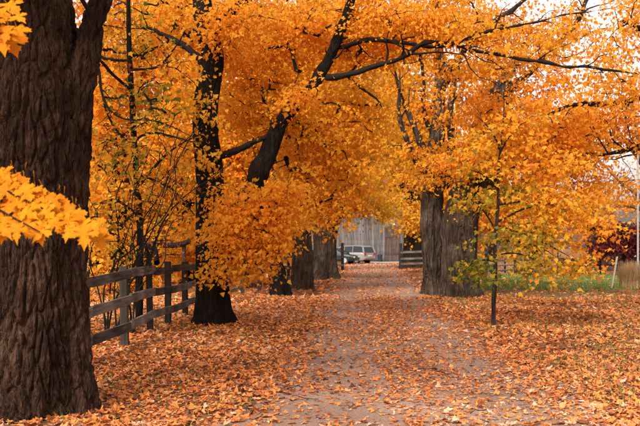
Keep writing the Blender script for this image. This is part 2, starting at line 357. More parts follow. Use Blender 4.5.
# ------------------------------------------------------------------ bark and branches
def bark_tube(path, nu, nv, amp, freq=6.0, flare=0.0, nroot=5, seed=0, knots=(), oval=0.0, flute=0.0, plates=False):
    """path: rows x,y,z,r -> displaced trunk surface"""
    q = catmull(path, nv); c = q[:, :3]; r = np.maximum(q[:, 3], 0.004)
    d = unit(np.gradient(c, axis=0)); ref = np.array([0.0, 1.0, 0.0])
    u = unit(np.cross(np.repeat(ref[None], nv, 0), d)); w = np.cross(d, u)
    th = np.linspace(0, 2 * math.pi, nu, endpoint=False)
    h = c[:, 2] - c[0, 2]
    rr = r[:, None] * np.ones(nu)[None]
    if flare:
        lob = sum(math.cos(0) * np.cos(k * th + seed * 1.3 + k) * a for k, a in ((nroot, 0.5), (nroot - 2, 0.35), (2, 0.2)))
        rr = rr * (1 + flare * np.exp(-h / (0.9 * r[0]))[:, None] * (1 + 0.9 * lob[None]) + 0.08 * np.exp(-h / (5 * r[0]))[:, None] * lob[None])
    if flute:
        zz = h[:, None]; ph = 1.2 * np.sin(zz * 0.7 + seed) + 0.5 * np.sin(zz * 1.9)
        rr = rr * (1 + flute * (np.abs(np.sin(3.5 * th[None] + ph * 0.35 + seed)) - 0.6) + flute * 0.6 * np.sin(5 * th[None] - ph * 0.5))
    if oval: rr = rr * (1 + oval * np.cos(2 * th)[None])
    base = c[:, None] + rr[..., None] * (np.cos(th)[None, :, None] * u[:, None] + np.sin(th)[None, :, None] * w[:, None])
    p = base.reshape(-1, 3)
    nrm = unit(base - c[:, None]).reshape(-1, 3)
    if amp:
        wv = np.stack([vn(p * [2.5, 2.5, 1.2], seed + 1), vn(p * [2.5, 2.5, 1.2], seed + 2), vn(p * 2.0, seed + 3)], 1) - 0.5
        s1 = (p + wv * [0.09, 0.09, 0.25]) * [freq * 1.6, freq * 1.6, freq * 0.28]
        rid = 1 - np.abs(2 * fbm(s1, seed + 4, 2) - 1) * 4.5
        s2 = (p + wv * 0.12) * [freq * 3.6, freq * 3.6, freq * 0.8]
        rid2 = 1 - np.abs(2 * vn(s2, seed + 5) - 1) * 1.6
        s3 = p * [freq * 7, freq * 7, freq * 2.6]
        disp = -amp * np.clip(rid, -0.4, 1) - amp * 0.42 * rid2 + amp * 0.5 * (vn(s3, seed + 6) - 0.5) + amp * 1.6 * (fbm(p * [2, 2, 0.9], seed + 9, 2) - 0.5)
        if plates:
            cr, cid = cells((p + wv * [0.10, 0.10, 0.22]) * [11, 11, 2.3], seed + 20)
            cr2, cid2 = cells((p + wv * [0.06, 0.06, 0.1]) * [24, 24, 8.0], seed + 24)
            disp = -amp * 1.5 * (1 - np.clip(cr * 4.2, 0, 1)) ** 1.5 + amp * 0.8 * (cid - 0.5) - amp * 0.45 * (1 - np.clip(cr2 * 4, 0, 1)) + amp * 0.4 * (cid2 - 0.5) \
                   + amp * 0.35 * (vn(s3, seed + 6) - 0.5) + amp * 1.8 * (fbm(p * [2, 2, 0.9], seed + 9, 2) - 0.5) - amp * 0.7 * np.clip(rid, 0, 1)
        for kc, kr, ka in knots:
            dk = np.linalg.norm((p - kc), axis=1)
            disp = disp * (1 - 0.5 * np.exp(-(dk / kr) ** 2)) + ka * np.exp(-(dk / kr) ** 2) - ka * 0.9 * np.exp(-((dk - kr * 0.62) / (kr * 0.14)) ** 2) + 0.012 * np.cos(dk / kr * 22) * np.exp(-(dk / kr) ** 2)
        p = p + nrm * disp[:, None]
    if flare: p[:nu, 2] = p[:nu, 2] - 0.08
    p[-nu:] = p[-nu:].mean(0)          # close the tip
    if not flare: p[:nu] = p[:nu].mean(0)
    i = np.arange(nv - 1)[:, None] * nu + np.arange(nu)[None]
    j = np.arange(nv - 1)[:, None] * nu + (np.arange(nu)[None] + 1) % nu
    f = np.stack([i, j, j + nu, i + nu], -1).reshape(-1, 4)
    return p, f

def tubes(paths, rads, sides=4):
    """paths (M,K,3), rads (M,K)"""
    M, K = rads.shape
    d = unit(np.gradient(paths, axis=1)); ref = np.where(np.abs(d[:, :1, 2:3]) > 0.8, [[[1.0, 0, 0]]], [[[0, 0, 1.0]]])
    u = unit(np.cross(d, np.broadcast_to(ref, d.shape))); w = np.cross(d, u)
    th = np.arange(sides) * 2 * math.pi / sides
    v = paths[:, :, None] + rads[:, :, None, None] * (np.cos(th)[:, None] * u[:, :, None] + np.sin(th)[:, None] * w[:, :, None])
    m = (np.arange(M) * K * sides)[:, None, None]; k = (np.arange(K - 1) * sides)[None, :, None]; a = np.arange(sides)[None, None]
    b = (a + 1) % sides
    f = np.stack([m + k + a, m + k + b, m + k + sides + b, m + k + sides + a], -1).reshape(-1, 4)
    return v.reshape(-1, 3), f

# ------------------------------------------------------------------ trees
LEAFCOUNT = [0]
def spray_crown(root, skel, blobs, hue, hvar=0.10, lsize=0.115, nleaf=30, tmpl=L_LOW, spread=0.42, layers=3.0, mat=None,
                twigmat=None, seed=0, gap=0.42, twig_r=0.0065, droop=0.9, gfreq=1.1):
    """foliage sprays inside the blobs, each tied to the nearest limb by a twig.
    blobs: (px, py, d, rx_px, ry_px, rdepth_m [, density, hue shift])"""
    rg = np.random.default_rng(seed + 100)
    cs = []; hs_ = []
    for b in blobs:
        px, py, d, rx, ry, rz = b[:6]; den = b[6] if len(b) > 6 else 1.0; hsft = b[7] if len(b) > 7 else 0.0
        c = P(px, py, d); e = np.array([rx / F * d, rz, ry / F * d])
        area = math.pi * e[0] * e[2]
        n = int(layers * den * area / (nleaf * 0.55 * lsize ** 2 * 0.55)) + 2
        q = unit(rg.normal(size=(n * 3, 3))) * (rg.random((n * 3, 1)) ** (1 / 2.4)) * e + c
        k = fbm(q * gfreq, seed + 31, 2) + 0.10 * rg.normal(size=len(q)) > gap
        q = q[k][:n]; cs.append(q); hs_.append(np.full(len(q), hsft))
    cs = np.vstack(cs); hsf = np.concatenate(hs_)
    k = cs[:, 2] > 0.25; cs = cs[k]; hsf = hsf[k]
    # attach
    nodes = [np.asarray(s[:, :3]) for s in skel]; nodes = np.vstack(nodes)
    dist = np.array([np.min(np.sum((nodes - c) ** 2, 1)) for c in cs])
    order = np.argsort(dist); cs = cs[order]; hsf = hsf[order]; N = len(cs)
    S = 5
    buf = np.empty((len(nodes) + N * S, 3)); buf[:len(nodes)] = nodes; own = np.full(len(buf), -1); nn = len(nodes)
    paths = np.empty((N, S + 1, 3)); par = np.full(N, -1); tipd = np.empty((N, 3))
    ts = np.linspace(0, 1, S + 1)[:, None]
    for i, c in enumerate(cs):
        dd = buf[:nn] - c
        j = int(np.argmin(np.sum(dd * dd, 1) + 0.35 * np.abs(dd[:, 2]) ))
        a = buf[j]; L = np.linalg.norm(c - a)
        m = (a + c) / 2 + np.array([0, 0, 0.13 * L]) + rg.normal(size=3) * 0.10 * L
        p = (1 - ts) ** 2 * a + 2 * ts * (1 - ts) * m + ts ** 2 * c
        p[1:-1] += rg.normal(size=(S - 1, 3)) * 0.025 * L
        paths[i] = p; par[i] = own[j]; buf[nn:nn + S] = p[1:]; own[nn:nn + S] = i; nn += S
        tipd[i] = p[-1] - p[-2]
    cnt = np.ones(N)
    for i in range(N - 1, -1, -1):
        if par[i] >= 0: cnt[par[i]] += cnt[i]
    r0 = np.minimum(twig_r * cnt ** 0.5 + 0.001, 0.09)
    rad = r0[:, None] * np.linspace(1, 0.5, S + 1)[None] 
    big = cnt > 12
    for sel, sd in ((big, 6), (~big, 3)):
        if sel.any():
            ki = [0, 1, 2, 3, 4, 5] if sd == 6 else [0, 2, 5]
            v, f = tubes(paths[sel][:, ki], rad[sel][:, ki], 5 if sd == 6 else 3)
            nm = 'branches' if sd == 6 else 'twigs'
            tag(link(nm, mesh(nm, v, f, twigmat or TWIG, True), root), kind='stuff')
    # leaves: a flat fan of leaves round each spray tip, hanging
    n = N * nleaf
    ax = unit(tipd * [1, 1, 0.25] + rg.normal(size=(N, 3)) * [0.35, 0.35, 0.1])
    ax = np.repeat(ax, nleaf, 0); ce = np.repeat(cs, nleaf, 0)
    side = unit(np.cross(ax, [0, 0, 1.0]))
    a_ = rg.uniform(-1.0, 1.1, n)[:, None]; b_ = rg.normal(0, 0.5, n)[:, None]
    pos = ce + spread * (ax * a_ + side * b_) + np.array([0, 0, 1.0]) * (rg.normal(0, 0.16 * spread, n)[:, None] - spread * 0.28 * (a_ + 0.3) * np.abs(a_ + 0.3) - 0.15 * spread * b_ ** 2)
    tip = unit(ax * 0.5 + side * np.sign(b_) * 0.55 + rg.normal(size=(n, 3)) * 0.40) * [1, 1, 0.35]
    tip[:, 2] -= np.abs(rg.normal(droop, 0.5, n))
    nrm = rg.normal(size=(n, 3)) * 0.36 + [0, -0.25, 1.0]
    lz = lsize * rg.uniform(0.5, 1.25, n)
    v, f, k = leaves(tmpl, pos, tip, nrm, lz, 0.28)
    hv = hue + np.repeat(hsf + rg.normal(0, hvar * 0.6, N) + (fbm(cs * 0.5, seed + 77, 2) - 0.5) * hvar * 3.0, nleaf) + rg.normal(0, hvar * 0.75, n)
    o = link('crown', mesh('crown', v, f, mat or LEAF, False, np.repeat(np.clip(hv, 0, 1), k)), root)
    tag(o, kind='stuff'); LEAFCOUNT[0] += n
    return o

def auto_limbs(trunk_top, blobs, r, seed, maxn=6):
    """limbs from a fork to the middle of the biggest foliage masses"""
    rg = np.random.default_rng(seed)
    out_ = []
    for b in sorted(blobs, key=lambda b: -b[3] * b[4])[:maxn]:
        a = np.array(trunk_top[:3]); e = P(*b[:3]); L = np.linalg.norm(e - a)
        m1 = a + (e - a) * 0.35 + np.array([0, 0, 0.10 * L]) + rg.normal(size=3) * 0.05 * L
        m2 = a + (e - a) * 0.7 + np.array([0, 0, 0.08 * L]) + rg.normal(size=3) * 0.06 * L
        rr = r * rg.uniform(0.4, 0.62)
        out_.append(np.array([[*a, rr], [*m1, rr * 0.72], [*m2, rr * 0.42], [*e, rr * 0.14]]))
    return out_

def tree(name, label, trunks, limbs, blobs, bark=BARK_DARK, auto=5, nu=56, nv=110, amp=0.02, freq=6.0, flare=0.4, seed=1, cat='tree', group=None, side=1.6,
         auto_r=None, knots=(), oval=0.0, flute=0.0, **kw):
    """trunks/limbs: lists of rows x,y,z,r (world)"""
    base = np.array(trunks[0][0][:3])
    root = thing(name, label, cat, (0, 0, 0), 0, group)
    sk = []
    for k, t in enumerate(trunks):
        t = np.array(t, float)
        p, f = bark_tube(t, nu, nv, amp, freq, flare, seed=seed + k * 3, knots=knots, oval=oval, flute=flute, plates=bark is BARK_NEAR)
        link('trunk', mesh('trunk', p, f, bark, True), root); sk.append(catmull(t, 24)[10:])
    al = [np.array(l, float) for l in limbs]
    if auto:
        top = np.array(trunks[0][-1], float)
        al += auto_limbs(top, blobs, auto_r or top[3] * 1.3, seed, auto)
    stw = []
    for k, l in enumerate(al):
        q = catmull(l, 40); tt = np.linspace(0, 1, 40)[:, None]
        amp_w = (0.05 + 0.022 * np.linalg.norm(l[-1, :3] - l[0, :3]))
        for fr, am in ((0.9, 1.3), (2.6, 0.55)):
            wob = np.stack([vn(q[:, :3] * fr, seed + 50 + k), vn(q[:, :3] * fr, seed + 60 + k), vn(q[:, :3] * fr, seed + 70 + k)], 1) - 0.5
            q[:, :3] += wob * amp_w * am * np.clip(np.sin(tt * math.pi) * 2, 0, 1)
        q[:, 3] *= 1 + 0.35 * (vn(q[:, :3] * 3.0, seed + 80 + k) - 0.5)
        big = bark is BARK_NEAR
        p, f = bark_tube(q, max(10, nu // 4), 180 if big else 60, 0.026 if big else min(amp * 0.7, 0.016), freq if big else freq * 1.5, 0, seed=seed + 40 + k, plates=big)
        link('limb', mesh('limb', p, f, (BARK_MID if bark is BARK_GREY else bark) if np.max(l[:, 3]) > 0.1 else TWIG, True), root)
        sk.append(q[5:])
        rt = np.random.default_rng(seed * 7 + k); Lm = np.linalg.norm(l[-1, :3] - l[0, :3])
        for _ in range(int(side * Lm) + 1):
            i = int(rt.integers(8, 38)); a0 = q[i]; dr = unit(q[i + 1, :3] - q[i, :3]); sd = unit(np.cross(dr, rt.normal(size=3)))
            ln = rt.uniform(0.35, 0.9) * min(1.6, 0.25 * Lm + 0.3); d1 = unit(dr * rt.uniform(.4, 1.1) + sd * [1, .6, 1] + [0, 0, .15])
            c_ = [a0[:3]]
            for st_ in range(5):
                c_.append(c_[-1] + d1 * ln / 5); d1 = unit(d1 + rt.normal(size=3) * 0.28 + [0, 0, -.04])
            stw.append((np.array(c_), min(a0[3] * 0.5, 0.03) * np.array([1, .8, .62, .46, .32, .2])))
            sk.append(np.array(c_)[2:])
    if stw:
        v, f = tubes(np.array([a for a, _ in stw]), np.array([b for _, b in stw]), 6)
        tag(link('side_twigs', mesh('side_twigs', v, f, TWIG, True), root), kind='stuff')
    if blobs: spray_crown(root, sk, blobs, seed=seed, **kw)
    # the Empty stands at the foot of the tree
    root.location = base
    for ch in root.children: ch.matrix_parent_inverse = Matrix.Translation(Vector(-base))
    return root

def W(px, py, d, r): return [*P(px, py, d), r]
def foot(px, d, r, dz=-0.1):
    x = (px - 320) / F * d
    return [x, d, float(gz(x, d)) + dz, r]

# --- the big near maple at the left edge
ND = 8.2
t0 = tree('maple_tree', 'huge brown maple trunk with furrowed bark cut by the left photo edge', 
    [[foot(28, ND, 0.52), W(28, 380, ND, 0.515), W(29, 300, ND, 0.505), W(31, 200, ND, 0.51), W(32, 110, ND, 0.51), W(28, 50, ND, 0.465), W(20, -30, ND, 0.42), W(5, -130, ND + 0.1, 0.38)]],
    [[W(66, 170, ND, 0.16), W(78, 105, ND, 0.165), W(91, 45, ND, 0.135), W(100, 0, ND, 0.115), W(118, -70, ND + 0.1, 0.12), W(150, -170, ND + 0.5, 0.08), W(210, -290, ND + 1.2, 0.02)],
     [W(0, -100, ND, 0.25), W(-60, -190, ND - 0.8, 0.16), W(-160, -290, ND - 2.0, 0.06)],
     [W(0, -110, ND, 0.25), W(-120, -200, ND + .5, 0.18), W(-260, -320, ND + 1.3, 0.06)],
     [W(10, -120, ND, 0.27), W(30, -230, ND + 0.8, 0.18), W(60, -360, ND + 2.0, 0.05)]],
    [(60, -260, 9.0, 150, 120, 1.8, 0.5), (-120, -240, 7.0, 120, 100, 1.6, 0.5), (170, -330, 10.5, 140, 100, 1.8, 0.5), (-40, -120, 10.5, 90, 60, 1.0, 0.4), (40, -330, 8.0, 200, 130, 2.5, 0.6), (-60, -420, 6.0, 260, 150, 2.5, 0.5), (120, -160, 12.5, 80, 70, 1.2, 0.5), (-240, -315, 9.5, 260, 150, 3.0, 0.7), (-60, -200, 13, 120, 80, 2.0, 0.7), (-350, -975, 4.0, 555, 330, 2.0, 0.6), (250, -560, 7.0, 280, 120, 2.0, 0.35)],  # out-of-view crown masses, several added to shade the left side and drive
    bark=BARK_NEAR, auto=0, nu=310, nv=410, amp=0.032, freq=7.0, flare=0.26, seed=11, flute=0.03,
    knots=[(P(52, 82, ND - 0.47), 0.17, 0.03), (P(18, 205, ND - 0.5), 0.12, 0.02)], hue=0.55, lsize=0.16, nleaf=30, layers=2.6, spread=0.6)

# --- the forked dark maple behind the board fence
D2 = 17.5
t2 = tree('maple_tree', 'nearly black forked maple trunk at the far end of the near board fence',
    [[foot(214, D2, 0.36), W(213, 305, D2, 0.33), W(212, 270, D2, 0.31), W(211, 230, D2, 0.30), W(209, 170, D2, 0.27), W(205, 110, D2, 0.25), W(212, 60, D2, 0.23), W(204, 20, D2, 0.20), W(196, -60, D2 + .3, 0.15), W(190, -170, D2 + .6, 0.06)]],
    [[W(216, 262, D2, 0.22), W(232, 222, D2, 0.235), W(249, 185, D2 + 0.1, 0.215), W(264, 150, D2 + 0.2, 0.18), W(286, 114, D2 + 0.4, 0.145), W(322, 76, D2 + 0.5, 0.125), W(338, 44, D2 + 0.5, 0.10), W(348, 8, D2 + 0.4, 0.085), W(372, -60, D2, 0.04)],
     [W(322, 78, D2 + 0.5, 0.07), W(352, 72, D2 + 0.3, 0.062), W(400, 56, D2, 0.055), W(432, 44, D2 - 0.2, 0.045), W(500, 50, D2 - 0.5, 0.032), W(560, 68, D2 - 0.8, 0.03), W(640, 74, D2 - 1, 0.012)],
     [W(336, 48, D2 + 0.5, 0.055), W(372, 41, D2 + 0.2, 0.05), W(440, 42, D2, 0.04), W(520, 26, D2 - 0.3, 0.03), W(600, 10, D2 - 0.6, 0.01)],
     [W(214, 158, D2, 0.10), W(232, 153, D2 - 0.1, 0.085), W(250, 145, D2, 0.07), W(268, 136, D2 + 0.2, 0.05)],
     [W(206, 30, D2, 0.12), W(240, 8, D2 - 0.2, 0.08), W(300, -30, D2 - .5, 0.03)],
     [W(210, 70, D2, 0.10), W(170, 40, D2 + 0.3, 0.06), W(120, 20, D2 + .8, 0.02)],
     [W(252, 182, D2, 0.06), W(262, 215, D2 - 0.6, 0.05), W(272, 255, D2 - 1.0, 0.02)]],
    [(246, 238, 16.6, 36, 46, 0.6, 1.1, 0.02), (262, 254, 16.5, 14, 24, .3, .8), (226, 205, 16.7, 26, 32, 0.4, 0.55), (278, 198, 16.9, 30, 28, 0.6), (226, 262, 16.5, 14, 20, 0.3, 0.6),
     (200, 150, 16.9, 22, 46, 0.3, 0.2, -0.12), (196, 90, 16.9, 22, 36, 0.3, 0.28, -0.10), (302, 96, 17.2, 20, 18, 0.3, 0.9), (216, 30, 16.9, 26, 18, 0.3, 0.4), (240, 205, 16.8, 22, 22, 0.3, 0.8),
     (318, 170, 19.0, 56, 60, 0.9, 0.85, -0.07), (262, 110, 19.0, 50, 46, 0.8, 0.85, -0.06), (345, 120, 19.0, 50, 46, 0.9, 0.85, -0.06), (285, 45, 18.8, 70, 42, 0.9), (360, 28, 18.4, 60, 40, 0.9, 0.9),  # negative hue shifts paint a lit glow into these shaded inner leaves
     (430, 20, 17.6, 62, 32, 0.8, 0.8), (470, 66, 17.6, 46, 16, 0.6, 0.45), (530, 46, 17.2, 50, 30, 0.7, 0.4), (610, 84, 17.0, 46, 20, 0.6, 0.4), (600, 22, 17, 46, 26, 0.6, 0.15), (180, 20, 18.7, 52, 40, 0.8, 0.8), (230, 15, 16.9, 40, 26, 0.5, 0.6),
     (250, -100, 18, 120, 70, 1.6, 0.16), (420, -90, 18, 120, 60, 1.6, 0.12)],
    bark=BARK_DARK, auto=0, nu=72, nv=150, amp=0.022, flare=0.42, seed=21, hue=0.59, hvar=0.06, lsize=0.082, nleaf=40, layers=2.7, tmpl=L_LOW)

# --- the left row going back
t3 = tree('maple_tree', 'dark slanting maple trunk under hanging orange leaves, nearest behind the forked one',
    [[foot(281, 26.7, 0.29), W(279, 285, 26.7, 0.27), W(274, 262, 26.7, 0.26), W(268, 235, 26.8, 0.25), W(268, 190, 27, 0.23), W(272, 130, 27, 0.2)]], [],
    [(284, 202, 26.0, 40, 28, 0.9, 1.0), (262, 215, 27.5, 36, 40, 1.0), (240, 150, 28, 50, 60, 1.2), (290, 100, 28, 60, 70, 1.4), (200, 120, 28, 50, 90, 1.4, 0.7), (270, 20, 28, 90, 50, 1.8, 0.8)],
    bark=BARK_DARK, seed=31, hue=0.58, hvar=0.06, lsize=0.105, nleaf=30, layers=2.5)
t4 = tree('maple_tree', 'stout brown maple trunk with paler left flank, third along the left row',
    [[foot(302, 31, 0.39), W(302, 280, 31, 0.37), W(302, 255, 31, 0.36), W(302, 215, 31.2, 0.34), W(306, 170, 31.4, 0.28)]], [],
    [(310, 196, 30.6, 34, 26, 1.0), (300, 170, 32, 50, 50, 1.4), (340, 130, 32, 50, 60, 1.4), (310, 60, 32, 80, 70, 1.8, 0.8), (232, 190, 33, 50, 70, 1.4, 0.7)],
    bark=BARK_GREY, seed=41, flute=0.10, hue=0.55, hvar=0.07, tmpl=L_MIN, lsize=0.125, nleaf=30, layers=2.6, flare=0.25)
t5 = tree('maple_tree', 'grey maple trunk forking high, farthest along the left row beside the dark car',
    [[foot(325, 41.7, 0.58), W(325, 268, 41.7, 0.53), W(325, 245, 41.7, 0.52), W(324, 222, 41.7, 0.56), W(321, 200, 41.8, 0.40), W(316, 160, 42, 0.3)]],
    [[W(330, 232, 41.6, 0.36), W(338, 215, 41.4, 0.27), W(346, 200, 41, 0.22), W(356, 176, 40.6, 0.15), W(372, 140, 40, 0.05)]],
    [(352, 182, 40.5, 38, 30, 1.4, 1.0, -0.08), (372, 205, 41, 24, 15, 1.0, 0.8, -0.10), (330, 188, 40.6, 24, 10, 0.8, 0.7), (340, 130, 42, 60, 56, 2.4, 1.0, -0.03), (395, 130, 42, 40, 50, 2.0, 0.9, -0.05), (350, 50, 42, 80, 70, 3.0, 0.8), (300, 198, 43, 22, 30, 1.5)],
    bark=BARK_GREY, seed=51, flute=0.10, hue=0.51, hvar=0.07, tmpl=L_MIN, lsize=0.15, nleaf=28, layers=2.4, spread=0.55, nv=80)

# --- right of the drive: the double trunk
D6 = 27.0
t6 = tree('maple_tree', 'big grey maple with two fused trunks on the right of the driveway',
    [[foot(461, D6, 0.54), W(460, 285, D6, 0.51), W(459, 255, D6, 0.49), W(460, 225, D6, 0.50), W(463, 195, D6, 0.40), W(470, 160, D6, 0.34), W(490, 110, D6, 0.25), W(520, 50, D6, 0.14)],
     [foot(438, D6 + 1.2, 0.44), W(436, 280, D6 + 1.1, 0.38), W(434, 250, D6 + 1.0, 0.36), W(432, 215, D6 + .9, 0.36), W(433, 180, D6 + .9, 0.31), W(437, 130, D6 + 1, 0.21), W(440, 70, D6 + 1, 0.16), W(436, 10, D6 + 1.2, 0.11), W(430, -60, D6 + 1.5, 0.08)]],
    [[W(462, 232, D6, 0.34), W(472, 212, D6 - .1, 0.30), W(484, 190, D6 - .3, 0.22), W(505, 160, D6 - .8, 0.14), W(550, 130, D6 - 1.5, 0.06)],
     [W(434, 175, D6 + 1, 0.15), W(418, 140, D6 + 1, 0.11), W(404, 100, D6 + 1, 0.07), W(392, 60, D6 + 1, 0.02)],
     [W(433, 185, D6 + 1, 0.13), W(412, 150, D6 + .8, 0.10), W(398, 115, D6 + .6, 0.07), W(400, 70, D6 + .4, 0.03)],
     [W(445, 190, D6 + .5, 0.16), W(452, 150, D6 + .3, 0.13), W(450, 100, D6, 0.10), W(462, 50, D6 - .2, 0.05)],
     [W(436, 140, D6 + 1, 0.10), W(424, 100, D6 + .7, 0.07), W(420, 50, D6 + .5, 0.04), W(410, 20, D6 + .4, 0.015)],
     [W(466, 190, D6, 0.12), W(488, 172, D6 - .4, 0.09), W(500, 130, D6 - .6, 0.06), W(512, 80, D6 - .8, 0.02)],
     [W(440, 90, D6 + 1, 0.15), W(465, 50, D6 + .6, 0.10), W(500, 12, D6, 0.07), W(560, -14, D6, 0.04), W(600, -40, D6, 0.02)],
     [W(490, 110, D6, 0.14), W(540, 60, D6, 0.10), W(580, 20, D6, 0.08), W(600, -30, D6, 0.04)],
     [W(470, 160, D6, 0.16), W(520, 140, D6 - 0.5, 0.10), W(575, 140, D6 - 1, 0.06), W(640, 150, D6 - 1.5, 0.02)]],
    [(475, 158, 26.0, 50, 24, 0.8, 0.9, -0.03), (425, 160, 27.6, 30, 28, 1.0, 0.8, -0.06), (408, 110, 29, 32, 50, 1.4, 0.4, -0.08), (450, 110, 26.3, 34, 40, 0.8, 0.22, -0.03), (455, 100, 28.8, 40, 40, 1.0, 0.35, -0.06), (520, 130, 26.5, 60, 45, 1.4, 0.8), (500, 60, 27.5, 60, 50, 1.6, 0.7),
     (440, 20, 28, 70, 45, 1.8, 0.8), (540, 20, 27.5, 44, 28, 1.5, 0.22), (590, 50, 27, 56, 40, 1.4, 0.22), (548, 84, 26.5, 30, 24, 1.0, 0.45), (630, 20, 27, 40, 30, 1.4, 0.14), (570, 130, 25.5, 55, 40, 1.2, 0.7), (600, 196, 26, 40, 24, 1.0, 0.22, 0.04), (540, 195, 26.5, 40, 30, 1.0, 0.6, -0.05)],
    bark=BARK_GREY, auto=0, nu=90, nv=160, amp=0.05, freq=3.4, flare=0.27, seed=61, flute=0.13, hue=0.64, hvar=0.06, lsize=0.105, nleaf=32, layers=2.4)

# --- thin sapling standing in the leaves
D7 = 16.7
def sap_limb(y, px2, py2, dd):
    x0 = 494 + (327 - y) * 0.031
    return [W(x0, y, D7, 0.022), W((x0 * 2 + px2) / 3, (y * 2 + py2) / 3 - 6, D7 + dd * .3, 0.016), W((x0 + 2 * px2) / 3, (y + 2 * py2) / 3 - 6, D7 + dd * .7, 0.011), W(px2, py2, D7 + dd, 0.004)]
t7 = tree('maple_sapling', 'slender young maple with thin straight stem and greenish orange leaves right of the driveway',
    [[foot(494, D7, 0.047), W(493.6, 305, D7, 0.041), W(495.4, 275, D7, 0.039), W(495, 245, D7 + .03, 0.036), W(498, 205, D7, 0.031), W(498.6, 170, D7 - .03, 0.025), W(502, 135, D7, 0.017), W(504, 108, D7, 0.009), W(503, 90, D7, 0.004)]],
    [sap_limb(262, 462, 274, -.3), sap_limb(255, 545, 268, -.4), sap_limb(240, 570, 262, .3), sap_limb(232, 470, 200, .3), sap_limb(222, 560, 205, -.4), sap_limb(205, 600, 215, .3), sap_limb(190, 460, 170, .3), sap_limb(180, 555, 150, .4), sap_limb(160, 530, 120, -.2), sap_limb(150, 475, 115, .2), sap_limb(226, 588, 268, .2)],
    [(478, 268, 16.5, 22, 15, 0.35, 0.8, -0.18), (545, 266, 16.4, 42, 15, 0.35, 0.8, -0.12), (578, 258, 16.8, 26, 14, 0.3, 0.5, 0.06), (520, 236, 16.6, 44, 16, 0.5, 0.9, -0.20), (476, 200, 17.0, 20, 14, 0.4, 0.5, -0.08),
     (560, 210, 16.5, 44, 22, 0.5, 0.9, 0.0), (500, 195, 16.9, 44, 22, 0.5, 0.6, -0.18), (540, 165, 16.8, 50, 28, 0.5, 0.8, -0.02), (480, 150, 17.0, 32, 28, 0.4, 0.5, -0.08), (520, 122, 16.7, 40, 24, 0.4, 0.6), (600, 222, 17, 24, 20, 0.3, 0.5, 0.06)],
    bark=BARK_MID, auto=0, nu=16, nv=80, amp=0.004, flare=0.6, seed=71, hue=0.50, hvar=0.12, lsize=0.09, nleaf=22, tmpl=L_MID, layers=2.1, spread=0.36, twig_r=0.002, gap=0.36, droop=0.8)

# --- the far right maple by the rail fence
t8 = tree('maple_tree', 'thick dark maple trunk behind the right rail fence, beside the barn door',
    [[foot(414, 61, 0.78), W(414, 262, 61, 0.70), W(414, 240, 61, 0.68), W(413, 215, 61, 0.66), W(412, 190, 61, 0.5)]], [],
    [(398, 208, 59, 24, 22, 1.6, 1.0, -0.10), (418, 222, 59, 16, 18, 1.0, 0.9, -0.05), (400, 160, 61, 40, 36, 3), (440, 190, 62, 30, 40, 2.4), (370, 175, 62, 34, 26, 2.5, 0.9, -0.06), (400, 80, 62, 60, 60, 4, 0.8)],
    bark=BARK_MID, seed=81, hue=0.53, hvar=0.07, lsize=0.22, nleaf=24, layers=2.2, spread=0.75, nv=70, tmpl=L_MIN)

# --- maple just outside the right edge, its boughs reach in
t9 = tree('maple_tree', 'orange boughs reaching in from a maple beyond the right photo edge',
    [[foot(735, 20.5, 0.34), W(735, 250, 20.5, 0.30), W(732, 150, 20.5, 0.26), W(725, 60, 20.5, 0.2), W(720, -60, 20.5, 0.1)]],
    [[W(732, 150, 20.5, 0.13), W(690, 140, 20.3, 0.10), W(640, 146, 20, 0.07), W(600, 156, 19.6, 0.04), W(550, 150, 19.2, 0.012)],
     [W(730, 110, 20.5, 0.13), W(670, 95, 20, 0.09), W(610, 100, 19.6, 0.06), W(540, 118, 19.2, 0.03), W(490, 130, 19, 0.01)],
     [W(727, 70, 20.5, 0.13), W(680, 40, 20, 0.08), W(620, 20, 19.8, 0.03)]],
    [(560, 140, 19.3, 62, 34, 0.7, 1.0, 0.03), (610, 120, 19.8, 46, 28, 0.8, 0.75, 0.03), (580, 176, 19.6, 30, 18, 0.5, 0.5, 0.05), (500, 120, 19.2, 36, 26, 0.6, 0.7), (625, 55, 20, 44, 34, 0.8, 0.2), (650, 10, 20, 40, 30, .8, .3), (690, 90, 20.5, 60, 80, 1.2, 0.4), (720, -40, 20.5, 90, 60, 1.2, 0.2)],
    bark=BARK_DARK, auto=0, seed=91, hue=0.67, hvar=0.055, lsize=0.084, nleaf=36, layers=2.7, tmpl=L_LOW)

